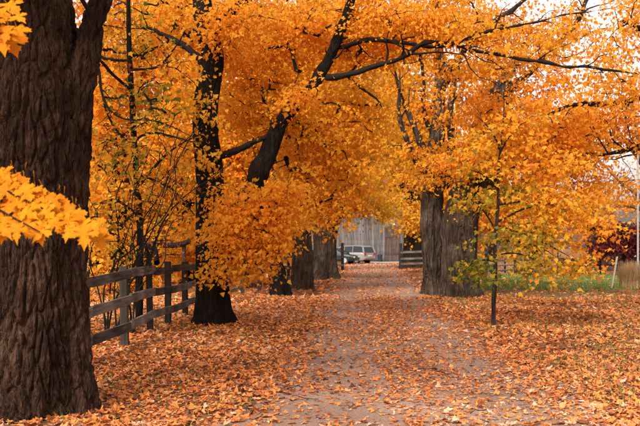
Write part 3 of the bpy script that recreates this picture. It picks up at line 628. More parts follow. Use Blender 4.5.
# --- behind the left fence: thin maple, shrub, more maples in the field
t10 = tree('maple_tree', 'slim dark tree behind the near board fence with thin bare lower branches',
    [[foot(139, 16.8, 0.075), W(139, 280, 16.8, 0.07), W(140, 230, 16.8, 0.065), W(136, 170, 16.8, 0.06), W(132, 100, 16.8, 0.055), W(129, 40, 16.8, 0.05), W(128, -40, 16.8, 0.03)]],
    [[W(131, 90, 16.8, 0.03), W(112, 75, 16.4, 0.03), W(98, 62, 16, 0.028), W(104, 100, 15.6, 0.022), W(125, 118, 15.4, 0.016), W(160, 122, 15.4, 0.012), W(196, 138, 15.4, 0.005)],
     [W(135, 140, 16.8, 0.026), W(150, 134, 16.2, 0.024), W(178, 136, 15.9, 0.016), W(205, 142, 15.7, 0.006)],
     [W(134, 130, 16.8, 0.026), W(118, 140, 16.2, 0.022), W(95, 146, 15.9, 0.014)],
     [W(138, 205, 16.8, 0.026), W(120, 225, 16.2, 0.022), W(98, 232, 15.9, 0.012)],
     [W(137, 190, 16.8, 0.03), W(160, 160, 16.5, 0.025), W(185, 140, 16.3, 0.015), W(215, 128, 16, 0.006)],
     [W(135, 150, 16.8, 0.03), W(110, 120, 16.5, 0.02), W(98, 80, 16.3, 0.008)],
     [W(131, 70, 16.8, 0.03), W(160, 62, 16.8, 0.025), W(185, 30, 16.6, 0.01)],
     [W(132, 60, 16.8, 0.03), W(105, 58, 16.8, 0.03), W(90, 50, 16.8, 0.02)],
     [W(138, 215, 16.8, 0.03), W(115, 200, 16.4, 0.02), W(95, 205, 16.2, 0.01)],
     [W(136, 175, 16.8, 0.025), W(170, 190, 16.5, 0.02), W(195, 215, 16.3, 0.008)]],
    [(125, 40, 17.4, 40, 45, 0.7, 0.6, 0.02), (150, 105, 16.4, 46, 26, 0.5, 0.45, -0.22), (118, 165, 16.4, 28, 30, 0.5, 0.4, -0.12), (165, 170, 16.5, 30, 26, 0.5, 0.35, -0.06), (172, 68, 16.2, 26, 12, 0.3, 0.35, 0.24)],
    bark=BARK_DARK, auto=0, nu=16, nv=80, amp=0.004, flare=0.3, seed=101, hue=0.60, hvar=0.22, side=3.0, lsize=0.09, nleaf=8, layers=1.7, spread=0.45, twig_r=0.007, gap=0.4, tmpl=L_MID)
def stem(px, d, pts): return [foot(px, d, 0.03)] + [W(a, b, d + c, r) for a, b, c, r in pts]
rs = random.Random(12)
def shrub_stem():
    x = rs.uniform(106, 134); d = 14.6 + rs.uniform(-.3, .4); q = [foot(x, d, 0.017)]; lean = rs.uniform(-.35, .75); yy = 330
    r = rs.uniform(.012, .022); top = rs.uniform(80, 200); n = 6
    for i in range(1, n):
        t = i / (n - 1); q.append(W(x + lean * (330 - top) * t ** 1.3 + rs.uniform(-9, 9), 325 + (top - 325) * t, d + rs.uniform(-.15, .15) + .4 * t, r * (1 - .75 * t)))
    return q
sh = tree('tall_shrub', 'straggly tall shrub with crossing dark stems and yellow leaves behind the near fence',
    [shrub_stem()], [shrub_stem() for _ in range(15)],
    [(110, 215, 14.5, 22, 40, 0.5, 0.35, -0.05), (150, 200, 15.0, 34, 38, 0.6, 0.4), (135, 140, 14.8, 36, 36, 0.5, 0.3, -0.12), (108, 285, 15.0, 16, 26, 0.3, 0.5), (140, 262, 17.6, 30, 24, 0.4, 0.5, 0.06), (166, 248, 18.6, 20, 16, 0.4, 0.4, 0.06)],
    bark=TWIG, auto=0, nu=12, nv=40, amp=0, flare=0, seed=111, hue=0.64, hvar=0.26, side=4.0, lsize=0.075, nleaf=6, layers=1.5, spread=0.34, twig_r=0.006, tmpl=L_MID, gap=0.42, cat='shrub')
bgl = [
 ('orange maple in the field, its crown showing between near trunk and slim dark tree', 118, 30, [(110, 110, 29, 40, 60, 1.6), (110, 210, 29, 34, 40, 1.4), (150, 60, 30, 50, 60, 1.8), (120, 275, 29, 34, 26, 1.2), (165, 150, 30, 36, 46, 1.6)], 0.62),
 ('golden maple in the field directly behind the forked dark maple', 190, 36, [(180, 140, 35, 46, 60, 2.0), (190, 230, 35, 40, 40, 1.8), (210, 60, 36, 60, 60, 2.2), (165, 270, 35, 40, 26, 1.5), (235, 250, 36, 30, 30, 1.6)], 0.62),
 ('tall orange maple far back in the left field, mostly hidden by the near trunk', 95, 44, [(90, 80, 43, 60, 80, 2.6), (90, 190, 43, 60, 60, 2.4), (150, 10, 44, 70, 50, 2.6), (130, 250, 43, 50, 34, 2.2), (40, 150, 44, 60, 100, 2.6, 0.5)], 0.64),
 ('broad yellow orange maple far back in the left field, seen beside the slanting trunk', 240, 52, [(240, 150, 51, 50, 70, 3), (250, 230, 51, 40, 36, 2.4), (200, 200, 52, 46, 60, 2.8), (270, 60, 52, 60, 60, 3), (285, 245, 52, 24, 22, 2)], 0.56)]
for k, (lab, px, d, bl, hu) in enumerate(bgl):
    tree('maple_tree', lab, [[foot(px, d, 0.34), W(px, 255, d, 0.28), W(px - 2, 210, d, 0.25), W(px + 2, 160, d, 0.2)]], [], bl, bark=BARK_DARK, seed=130 + k * 10, hue=hu, hvar=0.13,
         lsize=0.17 + 0.001 * d, nleaf=24, layers=2.0, spread=0.6, nu=28, nv=60, tmpl=L_MIN if d > 40 else L_LOW, group='maples in the left field')

# --- right background
tr = tree('autumn_tree', 'thinly leaved tan orange tree with bare twigs near the right photo edge',
    [[foot(655, 46, 0.26), W(655, 240, 46, 0.22), W(650, 200, 46, 0.18), W(640, 150, 46, 0.12), W(630, 90, 46, 0.05)]],
    [[W(653, 215, 46, 0.12), W(625, 205, 45.6, 0.09), W(595, 210, 45.2, 0.05), W(565, 200, 45, 0.015)],
     [W(651, 205, 46, 0.12), W(620, 180, 45.6, 0.08), W(590, 150, 45.4, 0.04), W(570, 110, 45.2, 0.012)],
     [W(645, 170, 46, 0.10), W(615, 120, 46, 0.06), W(600, 70, 46, 0.02)], [W(645, 175, 46, 0.10), W(670, 120, 46, 0.06), W(690, 80, 46, 0.02)]],
    [(600, 205, 45.4, 44, 20, 1.8, 0.4, 0.12), (625, 180, 45.6, 36, 26, 1.8, 0.16, 0.12), (590, 140, 45.5, 40, 30, 1.8, 0.2, 0.08), (640, 110, 46, 46, 36, 2, 0.22), (575, 215, 45, 26, 18, 1.4, 0.6, 0.05)],
    bark=TWIG_PALE, auto=0, nu=24, nv=60, amp=0.01, seed=171, hue=0.66, hvar=0.10, lsize=0.15, nleaf=16, layers=2.2, spread=0.6, twigmat=TWIG_PALE, twig_r=0.006, gap=0.42)
rm = tree('japanese_maple', 'low dark red maple bush in front of the brown shed', 
    [[foot(625, 47, 0.12), W(625, 262, 47, 0.10), W(624, 250, 47, 0.09)]], [],
    [(622, 236, 46.5, 26, 17, 1.2, 1.2), (605, 246, 46.2, 16, 13, 0.8, 1.0), (640, 246, 46.5, 16, 16, 0.8, 1.0)],
    bark=TWIG, nu=16, nv=30, amp=0, flare=0.2, seed=181, hue=0.45, hvar=0.3, lsize=0.12, nleaf=24, layers=3, spread=0.4, mat=REDLEAF, gap=0.35)
def bush(label, px, py, d, rx, ry, seed, mat=SHRUB, hue=0.5):
    return tree('green_shrub', label, [[foot(px, d, 0.06), W(px, py + ry * .6, d, 0.05), W(px, py, d, 0.03)]], [],
        [(px, py, d, rx, ry, rx / F * d * 0.8, 1.2)], bark=TWIG, auto=3, auto_r=0.04, nu=12, nv=20, amp=0, flare=0, seed=seed, hue=hue, hvar=0.25, lsize=0.12, nleaf=24, layers=3.2, spread=0.35, mat=mat, gap=0.33, cat='shrub', group='green shrubs behind the lawn')
bush('rounded green shrub behind the sapling at the back of the lawn', 558, 252, 49, 24, 18, 191)
bush('low dark green shrub right of the double trunk at the back of the lawn', 505, 258, 51, 18, 12, 196)
bush('broad green shrub between the sapling and the split rail fence', 532, 250, 52, 20, 20, 203, hue=0.8)
bush('small green shrub left of the dark red maple', 586, 258, 50, 12, 12, 199, hue=0.7)

# far trees closing the view behind the barn and the lawn
far = [(-260, 105, 0.58, 1.2), (-140, 112, 0.64, 1.3), (-20, 104, 0.56, 1.15), (90, 110, 0.62, 1.3), (170, 100, 0.55, 1.1), (250, 112, 0.60, 1.3), (320, 118, 0.64, 1.25), (385, 112, 0.58, 1.3), (440, 104, 0.62, 1.1), (490, 96, 0.66, 0.8), (535, 100, 0.60, 0.5), (590, 108, 0.74, 0.36), (650, 104, 0.72, 0.42), (720, 108, 0.6, 0.9), (820, 104, 0.62, 1.1), (930, 110, 0.58, 1.2)]
for k, (px, d, hu, sc) in enumerate(far):
    s = sc * 105 / d
    nth = ['leftmost', 'second from left', 'third from left', 'fourth from left', 'fifth from left', 'sixth from left', 'seventh from left', 'eighth from left', 'ninth from left', 'tenth from left', 'seventh from right', 'sixth from right', 'fifth from right', 'fourth from right', 'second from right', 'rightmost'][k] if k < 14 else ['second from right', 'rightmost'][k - 14]
    if k == 10: nth = 'sixth from right'
    elif k == 11: nth = 'fifth from right'
    elif k == 12: nth = 'fourth from right'
    elif k == 13: nth = 'third from right'
    tree('distant_tree', 'hazy orange tree on the far skyline behind barn and lawn, ' + nth,
        [[foot(px, d, 0.4), W(px, 240, d, 0.32), W(px + 2, 215, d, 0.25)]], [],
        [(px, 205 - 40 * (s - 0.6), d, 44 * s, 44 * s, 4.5 * s), (px - 26 * s, 215, d, 32 * s, 30, 3.5, 0.9), (px + 26 * s, 212, d, 32 * s, 32, 3.5, 0.9), (px + 4, 190 - 30 * (s - 1) - 46 * s, d, 34 * s, 40 * s, 4 * s, 0.8), (px, 245, d, 50 * s, 16, 3, 0.6)],
        bark=BARK_MID, auto=4, nu=10, nv=16, amp=0, seed=210 + k * 7, hue=hu, hvar=0.08, lsize=0.42, nleaf=18, layers=1.7, spread=1.3, tmpl=L_MIN, twig_r=0.012, group='trees on the far skyline')

# ------------------------------------------------------------------ near hanging branch of the big maple
lowb = link('low_branch', None, t0); lowb.matrix_parent_inverse = Matrix.Translation(-t0.location)
tagb = 'bright orange leafy branch hanging in front of the big trunk'
mb_v, mb_f = [], []
def twig_line(pts, r0, r1):
    q = catmull(np.array(pts), 14); v, f = tubes(q[None], np.linspace(r0, r1, 14)[None], 5)
    o = sum(len(a) for a in mb_v); mb_v.append(v); mb_f.append(f + o); return q
twig_line([P(-60, -60, ND - 0.5), P(-190, -30, 6.2), P(-150, 60, 4.9), P(-70, 140, 4.3), P(-20, 178, 4.1), P(30, 200, 4.0), P(78, 226, 3.95)], 0.05, 0.003)
twig_line([P(-70, 140, 4.3), P(-40, 185, 4.0), P(0, 210, 3.85), P(40, 232, 3.8)], 0.012, 0.003)
twig_line([P(-20, 178, 4.1), P(20, 185, 4.15), P(55, 202, 4.2), P(92, 228, 4.15)], 0.008, 0.002)
twig_line([P(-150, 60, 4.9), P(-80, 10, 4.5), P(-20, 2, 4.3), P(12, 14, 4.2)], 0.014, 0.003)
me_low = mesh('twig', np.vstack(mb_v), np.vstack(mb_f), TWIG, True)
lowb.data = None
bpy.data.objects.remove(lowb)
lowb = link('low_branch', me_low, t0); lowb.matrix_parent_inverse = Matrix.Translation(-t0.location)
lowb['label'] = tagb
# leaf meshes with a stalk, several curls
half2 = [(0.03, 0.0), (0.12, 0.015), (0.22, -0.06), (0.34, -0.075), (0.30, 0.02), (0.36, 0.09), (0.30, 0.12), (0.44, 0.16), (0.50, 0.13), (0.53, 0.22), (0.64, 0.30), (0.55, 0.36), (0.58, 0.47), (0.46, 0.44), (0.38, 0.48), (0.27, 0.40), (0.185, 0.40), (0.20, 0.52), (0.27, 0.58), (0.21, 0.64), (0.24, 0.74), (0.14, 0.72), (0.09, 0.80), (0.05, 0.90), (0.0, 1.02)]
out2 = half2 + [(-x, y) for x, y in half2[:-1][::-1]]
def fine_leaf(name, mat, k, hue, curl):
    rg = np.random.default_rng(500 + k)
    o = np.array(out2) * [rg.uniform(0.9, 1.12), 1] + rg.normal(size=(len(out2), 2)) * 0.012
    inner = o * [0.5, 0.5] + [0, 0.16]; c = np.array([[0, 0.32]])
    p = np.vstack([c, inner, o]); n = len(o)
    z = 0.20 * np.abs(p[:, 0]) - curl * (p[:, 1] - 0.3) ** 2 * 0.8 + rg.normal(0, 0.25) * p[:, 0] * p[:, 1] - curl * 0.8 * p[:, 0] ** 2 + 0.03 * np.sin(p[:, 0] * 9 + k) * np.cos(p[:, 1] * 8)
    v = np.column_stack([p, z])
    f = [(0, 1 + i, 1 + (i + 1) % n) for i in range(n)]
    for i in range(n):
        a, b = 1 + i, 1 + (i + 1) % n; f += [(a, a + n, b + n), (a, b + n, b)]
    st = len(v); zz = z[0]
    v = np.vstack([v, [(-0.012, 0.02, 0.0), (0.012, 0.02, 0.0), (0.0, -0.30, 0.12), (0.012, -0.62, 0.30), (-0.008, -0.62, 0.30)]])
    f += [(st, st + 1, st + 2), (st + 2, st + 3, st + 4)]
    h = np.clip(hue + rg.normal(0, 0.03, len(f)) + np.where(np.arange(len(f)) >= n, np.abs(rg.normal(0, 0.10, len(f))), 0) + np.where(rg.random(len(f)) < 0.05, 0.25, 0), 0, 1)
    return mesh(name, v, np.array(f), mat, True, h)
NV = [fine_leaf('leaf', NEARLEAF, k, random.uniform(0.0, 0.6), random.uniform(0.0, 0.7)) for k in range(12)]
def near_leaf(px, py, d, ang, size, seed):
    rg = random.Random(seed)
    a = math.radians(ang); t = Vector((math.cos(a), -0.35 + rg.uniform(-.3, .3), math.sin(a))).normalized()
    n = Vector((rg.uniform(-.35, .35), -0.75, 0.75 + rg.uniform(-.3, .3))); n = (n - t * n.dot(t)).normalized(); s = t.cross(n)
    o = bpy.data.objects.new('leaf', NV[rg.randrange(12)]); C.objects.link(o); o.parent = lowb
    c = P(px, py, d) - t0.location if False else P(px, py, d)
    M = Matrix((( s.x, t.x, n.x, c[0]), (s.y, t.y, n.y, c[1]), (s.z, t.z, n.z, c[2]), (0, 0, 0, 1))) @ Matrix.Diagonal((size, size, size, 1))
    o.matrix_basis = M
    return o
rg = random.Random(3)
k = 0
for row in range(7):
    for col in range(17):
        u = col / 16; v_ = row / 6
        x = -34 + 132 * u + rg.uniform(-4, 4) + 4 * (row % 2)
        top = 181 + 0.0052 * max(x, 0) ** 2 + 0.06 * x; bot = 232 + 0.03 * x - (0.005 * max(0, x - 70) ** 2)
        y = top + (bot - top) * v_ + rg.uniform(-4, 4)
        if bot - top < 6 and row > 2: continue
        if rg.random() < 0.36: continue
        near_leaf(x, y - 6, 4.15 - 0.35 * v_ + rg.uniform(-.06, .06), rg.uniform(-105, -20) if rg.random() < 0.8 else rg.uniform(-150, -90), rg.uniform(0.075, 0.118), k); k += 1
for x, y, a in ((2, 8, -60), (14, 16, -30), (8, 26, -100), (-8, 18, -70), (16, 26, -60), (2, 34, -80), (12, 36, -75), (-12, 34, -80), (-20, 10, -60), (6, 2, -40)):
    near_leaf(x, y, 4.2 + rg.uniform(-.1, .1), a, rg.uniform(0.085, 0.115), k); k += 1

# ------------------------------------------------------------------ board fences
def board_fence(label, pts, posts_h=1.2, rails=(0.30, 0.68, 1.06), rail_h=0.135, group=None, post_w=0.11, jit=0.02, side=1):
    root = thing('board_fence', label, 'fence', (pts[0][0], pts[0][1], 0), 0, group)
    q = []
    for i, (x, y) in enumerate(pts):
        z = float(gz(x, y)); h = posts_h + random.uniform(-0.04, 0.06)
        m = MB(); m.box((-post_w / 2, -post_w / 2, -0.2), (post_w / 2, post_w / 2, h), 0.008)
        o = m.build('post', FENCE_P, root, bevel=0.008); o.location = (x - pts[0][0], y - pts[0][1], z); o.rotation_euler = (random.uniform(-.02, .02), random.uniform(-.02, .02), random.uniform(-.1, .1))
    for i in range(len(pts) - 1):
        a = Vector((*pts[i], float(gz(*pts[i])))); b = Vector((*pts[i + 1], float(gz(*pts[i + 1]))))
        d = (b - a); L = d.length; rz = math.atan2(d.y, d.x) - math.pi / 2
        nrm = Vector((d.y, -d.x, 0)).normalized() * side
        for h in rails:
            m = MB(); n = 6; hh = rail_h / 2
            v = []; f = []
            for k in range(n + 1):
                yy = (k / n - 0.5) * (L - 0.012); s = random.uniform(-.003, .003)
                v += [(-0.018, yy, -hh + s), (0.018, yy, -hh + s), (0.018, yy, hh + s * .5), (-0.018, yy, hh + s * .5)]
                if k:
                    o_ = (k - 1) * 4; f += [(o_ + j, o_ + (j + 1) % 4, o_ + 4 + (j + 1) % 4, o_ + 4 + j) for j in range(4)]
            f += [(3, 2, 1, 0), (n * 4, n * 4 + 1, n * 4 + 2, n * 4 + 3)]
            m.add(v, f)
            o = m.build('rail', FENCE_R, root)
            c = (a + b) / 2 + nrm * (post_w / 2 + 0.02) - Vector((*pts[0], 0)); dz = random.uniform(-jit, jit)
            o.location = (c.x, c.y, c.z + h + dz)
            o.rotation_euler = (math.atan2(d.z + random.uniform(-jit, jit), L), 0, rz)
    return root
board_fence('grey weathered three board fence between the huge trunk and the forked dark maple', [(-3.05, 9.6), (-3.03, 11.5), (-2.87, 13.1), (-2.94, 15.4), (-2.95, 17.3), (-2.93, 19.3), (-2.75, 21.6)], side=1)
board_fence('weathered board fence running back along the left row of maples', [(-2.55, 24.0), (-2.35, 27.0), (-2.05, 30.0), (-1.7, 33.0), (-1.3, 36.5), (-0.85, 40.0), (-0.35, 44.0), (0.1, 48.0), (0.6, 52.0)], posts_h=1.25)
board_fence('dark rail fence end by the parked cars, left of the driveway gap', [(1.50, 59.0), (0.35, 57.5), (-0.9, 56.4)], posts_h=1.75, rails=(0.35, 0.85), rail_h=0.13, post_w=0.2, side=-1)
board_fence('dark rail fence right of the driveway gap in front of the thick far trunk', [(5.30, 58.5), (7.1, 58.2), (8.9, 57.8), (10.8, 57.6)], posts_h=1.75, rails=(0.40, 0.72, 1.15), rail_h=0.14, post_w=0.2, side=1)
# old high rail behind the near fence
o = thing('log_rail', 'dark sagging log rail on two posts behind the near board fence', 'rail', (-4.3, 21.6, 0))
for px, d in ((141, 21.6), (184, 21.9)):
    m = MB(); a = P(px, 243, d); m.cyl((a[0] + 4.3, d - 21.6, -0.2), (a[0] + 4.3, d - 21.6, a[2] + 0.02), 0.06, 8, 0.05); m.build('post', FENCE_P, o, smooth=False)
pts = np.array([P(137, 238, 21.5), P(150, 243, 21.6), P(165, 245, 21.7), P(178, 245, 21.8), P(190, 241, 21.9)]) - [-4.3, 21.6, 0]
p, f = bark_tube(np.column_stack([np.vstack([pts[0] - [.02, 0, 0], pts, pts[-1] + [.02, 0, 0]]), [0.004, 0.06, 0.075, 0.08, 0.075, 0.06, 0.004]]), 12, 60, 0.006, 8, 0, seed=5)
link('log', mesh('log', p, f, BARK_MID, True), o)

# split rail fence at the back of the lawn
root = thing('split_rail_fence', 'low grey split rail fence across the back of the lawn', 'fence', (8.2, 46.5, 0))
fx = [8.2, 10.4, 12.7, 14.9, 17.2]; fy = [46.5, 47.3, 46.6, 47.4, 46.7]
for i in range(5):
    m = MB(); m.box((-.07, -.07, -.2), (.07, .07, 0.92), 0.012); o = m.build('post', FENCE_P, root); o.location = (fx[i] - 8.2, fy[i] - 46.5, 0)
    if i < 4:
        for h in (0.28, 0.55, 0.82):
            a = np.array([fx[i] - 8.2, fy[i] - 46.5, h + random.uniform(-.04, .04)]); b = np.array([fx[i + 1] - 8.2, fy[i + 1] - 46.5, h + random.uniform(-.04, .04)])
            p, f = bark_tube(np.array([[*a, .055], [*((a + b) / 2 + [0, 0, -.02]), .06], [*b, .05]]), 7, 10, 0.012, 5, 0, seed=i)
            link('rail', mesh('rail', p, f, FENCE_R, False), root)

# ------------------------------------------------------------------ barn
BY = 88.0
def bxx(px): return (px - 320) / F * BY
BX0, BX1, BH = bxx(296), bxx(432), 7.2
barn = thing('barn', 'grey weathered board barn at the end of the driveway', 'barn', (BX0, BY, 0))
DX0, DX1, DH = bxx(384.5) - BX0, bxx(400.5) - BX0, 3.55
x = 0.0; WD = BX1 - BX0; k = 0
pm = {}
def plank(w, z0, z1, name, mat, parent, x, y=0.0, th=0.035):
    key = (round(w, 2), round(z0, 2), round(z1, 2), mat.name, th)
    if key not in pm:
        m = MB(); m.box((0.006, -th / 2, z0), (w - 0.006, th / 2, z1)); pm[key] = m.me(name, mat)
    o = bpy.data.objects.new(name, pm[key]); C.objects.link(o); o.parent = parent; o.location = (x, y + random.uniform(-0.008, 0.008), 0); return o
while x < WD - 0.05:
    w = random.choice((0.24, 0.28, 0.32, 0.36)); w = min(w, WD - x)
    for edge in (DX0, DX1):
        if x < edge - 0.01 < x + w - 0.02: w = edge - x
    inside = DX0 - 0.01 <= x < DX1 - 0.01
    plank(w, DH + 0.02 if inside else random.choice((0.05, 0.10, 0.16)), BH, 'wall_plank', BARNW, barn, x)
    x += w
m = MB(); m.box((0.05, 0.05, 0), (WD - 0.05, 9.0, BH - 0.1)); m.build('wall', flat('barn_inner', (0.06, 0.055, 0.05), 0.9), barn)
rf = MB(); zt = BH + 3.6; th = 0.15
rf.add([(-.4, -.5, BH - .15), (WD + .4, -.5, BH - .15), (WD + .4, 4.5, zt), (-.4, 4.5, zt), (-.4, 9.5, BH - .15), (WD + .4, 9.5, BH - .15),
        (-.4, -.5, BH - .15 + th), (WD + .4, -.5, BH - .15 + th), (WD + .4, 4.5, zt + th), (-.4, 4.5, zt + th), (-.4, 9.5, BH - .15 + th), (WD + .4, 9.5, BH - .15 + th)],
       [(3, 2, 1, 0), (4, 5, 2, 3), (6, 7, 8, 9), (9, 8, 11, 10), (0, 1, 7, 6), (5, 4, 10, 11), (0, 6, 9, 3), (3, 9, 10, 4), (2, 8, 7, 1), (5, 11, 8, 2)])
rf.build('roof', flat('barn_roof_metal', (0.22, 0.21, 0.21), 0.5, 0.4, var=0.2, scale=2), barn)
door = link('door', None, barn, (DX0, -0.03, 0))
nd = 7; wd = (DX1 - DX0) / nd
for i in range(nd): plank(wd, 0.06, DH - 0.06, 'door_plank', BARND, door, i * wd)
for nm, a, b in (('door_frame', (-.14, -.05, 0), (0.0, .03, DH + .12)), ('door_frame', (DX1 - DX0, -.05, 0), (DX1 - DX0 + .14, .03, DH + .12)), ('door_frame', (0.002, -.052, DH - .02), (DX1 - DX0 - .002, .03, DH + .122)), ('door_batten', (0.05, -.055, 2.45), (DX1 - DX0 - .05, -.025, 2.62)), ('door_batten', (0.05, -.055, 0.75), (DX1 - DX0 - .05, -.025, 0.92))):
    m = MB(); m.box(a, b); m.build(nm, BARND if 'batten' in nm else BARNW, door)
m = MB(); m.cyl((0.9, -.06, 1.25), (0.9, -.09, 1.25), .05, 8); m.build('handle', flat('iron', (0.03, 0.03, 0.03), 0.5, 0.8), door)
# barn lamp over the door (unlit)
lampm = flat('white_enamel', (0.75, 0.73, 0.7), 0.4)
bl = thing('barn_lamp', 'small pale lamp above the barn door', 'lamp', (BX0 + DX0 + 0.9, BY - 0.05, DH + 0.12))
m = MB(); m.beam((0, 0, 0.12), (0, -.28, 0.16), .03, .03); m.build('arm', lampm, bl)
m = MB(); m.cyl((0, -.28, 0.02), (0, -.28, 0.18), .16, 14, .05); m.build('lamp_shade', lampm, bl)
m = MB(); m.cyl((0, -.28, -0.06), (0, -.28, 0.02), .055, 10, .06); m.build('bulb', flat('bulb_glass', (0.8, 0.75, 0.65), 0.2), bl)
# concrete apron
m = MB(); m.box((bxx(366), 84.2, -0.15), (bxx(436), BY - 0.06, 0.05)); tag(m.build('apron', CONC), kind='structure')
# black bin beside the door with stuff on top
bn = thing('waste_bin', 'small black bin beside the barn door', 'bin', (bxx(379.4), BY - 0.7, 0.05))
BLK = flat('black_plastic', (0.02, 0.02, 0.023), 0.5)
m = MB(); m.cyl((0, 0, 0), (0, 0, 0.62), .19, 14, .25); m.cyl((0, 0, 0.6), (0, 0, 0.66), .27, 14); m.build('body', BLK, bn)
m = MB(); m.cyl((0, 0, 0.66), (0, 0, 0.72), .26, 14, .2); m.cyl((0, 0, .72), (0, 0, .76), .05, 8); m.build('lid', BLK, bn)

# ------------------------------------------------------------------ cars
GLASS = flat('car_glass', (0.015, 0.017, 0.02), 0.08); TYRE = flat('tyre', (0.02, 0.02, 0.02), 0.85); RIM = flat('rim', (0.45, 0.45, 0.46), 0.35, 0.8)
RED = flat('tail_red', (0.45, 0.02, 0.015), 0.25); LAMPW = flat('head_clear', (0.75, 0.75, 0.72), 0.15); PLATE = flat('plate', (0.7, 0.7, 0.68), 0.5)
def car(name, label, paint, loc, rz, L=4.6, Wd=1.82, H=1.66, kind='suv'):
    """x forward, y left"""
    o = thing(name, label, 'car', loc, rz)
    hw = Wd / 2; bl_ = 0.96 if kind == 'suv' else 0.90
    # stations along the length: x, z of upper deck, half width
    if kind == 'suv':
        lower = [(-L / 2, .50, .94, .88), (-L / 2 + .06, .34, .97, .95), (-1.9, .27, 1.0, 1), (-1.0, .25, 1.0, 1), (0, .25, .99, 1), (0.9, .25, .98, 1), (1.25, .25, .96, 1), (1.8, .27, .90, .98), (2.12, .30, .80, .93), (L / 2, .42, .64, .80)]
        roof = [(-L / 2 + .04, .94, .92), (-L / 2 + .22, 1.50, .80), (-1.7, H - .03, .76), (-.6, H, .76), (0.3, H - .03, .75), (0.62, 1.5, .77), (1.38, .95, .90)]
    else:
        lower = [(-L / 2, .50, .88, .86), (-L / 2 + .08, .32, .92, .94), (-1.7, .25, .95, 1), (-.9, .24, .93, 1), (0, .24, .92, 1), (.8, .24, .91, 1), (1.1, .24, .89, 1), (1.7, .26, .80, .97), (2.05, .30, .70, .91), (L / 2, .42, .56, .76)]
        roof = [(-1.75, .90, .90), (-1.25, 1.32, .78), (-.7, H, .74), (0.1, H - .02, .74), (.42, 1.34, .77), (1.2, .88, .90)]
    v = []; f = []
    for (x, zl, zu, ww) in lower:
        w = hw * ww; v += [(x, -w * .94, zl), (x, -w, zl + .18), (x, -w, zu - .12), (x, -w * .93, zu), (x, w * .93, zu), (x, w, zu - .12), (x, w, zl + .18), (x, w * .94, zl)]
    n = len(lower)
    for i in range(n - 1):
        for j in range(8): f.append((i * 8 + j, i * 8 + (j + 1) % 8, i * 8 + 8 + (j + 1) % 8, i * 8 + 8 + j))
    f += [tuple(range(8))[::-1][::-1], tuple(range((n - 1) * 8, n * 8))[::-1]]
    m = MB(); m.add(v, f); b = m.build('body', paint, o, bevel=0.02)
    # cabin: roof strip in paint, glass box a little inside
    v = []; f = []
    for (x, z, ww) in roof: w = hw * ww; v += [(x, -w, z), (x, w, z)]
    nr = len(roof); top = [i for i in range(nr)]
    g = MB()
    poly_r = [(x, hw * ww, z) for x, z, ww in roof]
    gv = [(x, -y, z) for x, y, z in poly_r] + poly_r
    gf = [tuple(range(nr))[::-1], tuple(range(nr, 2 * nr))] + [(i, i + 1, nr + i + 1, nr + i) for i in range(nr - 1)]
    g.add(gv, gf); g.build('window_glass', GLASS, o)
    # painted pillars and roof panel set proud
    m = MB(); e = .012
    hi = [r for r in roof if r[1] > 1.28]
    for i in range(len(hi) - 1):
        a, c = hi[i], hi[i + 1]
        q = [(a[0], -hw * a[2] - e, a[1] - .05), (a[0], hw * a[2] + e, a[1] - .05), (c[0], hw * c[2] + e, c[1] - .05), (c[0], -hw * c[2] - e, c[1] - .05), (a[0], -hw * a[2] - e, a[1] + e), (a[0], hw * a[2] + e, a[1] + e), (c[0], hw * c[2] + e, c[1] + e), (c[0], -hw * c[2] - e, c[1] + e)]
        m.add(q, [(0, 1, 2, 3), (7, 6, 5, 4), (0, 4, 5, 1), (1, 5, 6, 2), (2, 6, 7, 3), (3, 7, 4, 0)])
    m.build('roof', paint, o)
    for sgn in (-1, 1):
        for (x0, z0, w0), (x1, z1, w1), wd in ((roof[0], roof[1], .16), (roof[-1], roof[-2], .07)):
            m = MB(); m.beam((x0, sgn * (hw * w0 + .004), z0), (x1, sgn * (hw * w1 + .006), z1), .05, wd); m.build('pillar', paint, o)
        for xm in (-.95, 0.05):
            m = MB(); m.beam((xm, sgn * (hw * .93 + .004), bl_ - .02), (xm + .03, sgn * (hw * .77 + .006), H - .04), .03, .09 if xm > -.5 else .16); m.build('pillar', paint, o)
        for xw in (-L / 2 + .88, L / 2 - .88):
            wh = MB(); y = sgn * (hw - .13)
            wh.cyl((xw, y - .11, .33), (xw, y + .11, .33), .335, 22); w_ = wh.build('wheel', TYRE, o)
            r_ = MB(); r_.cyl((xw, y + sgn * .105, .33), (xw, y + sgn * .125, .33), .215, 18); r_.build('rim', RIM, w_)
        t_ = MB(); x = -L / 2
        t_.box((x - .012, sgn * hw * .60 if sgn > 0 else -hw * .90, .74), (x + .10, sgn * hw * .90 if sgn > 0 else -hw * .60, .98)); t_.build('tail_light', RED, o, bevel=.01)
        h_ = MB(); x = L / 2
        h_.box((x - .22, (hw * .50) if sgn > 0 else -hw * .84, .54), (x - .02, (hw * .84) if sgn > 0 else -hw * .50, .68)); h_.build('headlight', LAMPW, o, bevel=.01)
        mi = MB(); mi.box((.95, sgn * (hw + .16) if sgn < 0 else hw - .02, .98), (1.1, hw + .16 if sgn > 0 else -hw + .02, 1.12)); mi.build('mirror', paint, o, bevel=.02)
    bm_ = MB(); bm_.box((-L / 2 - .06, -hw * .86, .42), (-L / 2 + .06, hw * .86, .60)); bm_.build('bumper', paint if kind == 'suv' else BLK, o, bevel=.03)
    pl = MB(); pl.box((-L / 2 - .075, -.26, .64), (-L / 2 - .02, .26, .76)); pl.build('licence_plate', PLATE, o)
    return o
SILVER = flat('silver_paint', (0.36, 0.345, 0.335), 0.32, 0.35); GREENP = flat('dark_green_paint', (0.014, 0.02, 0.02), 0.25, 0.2)
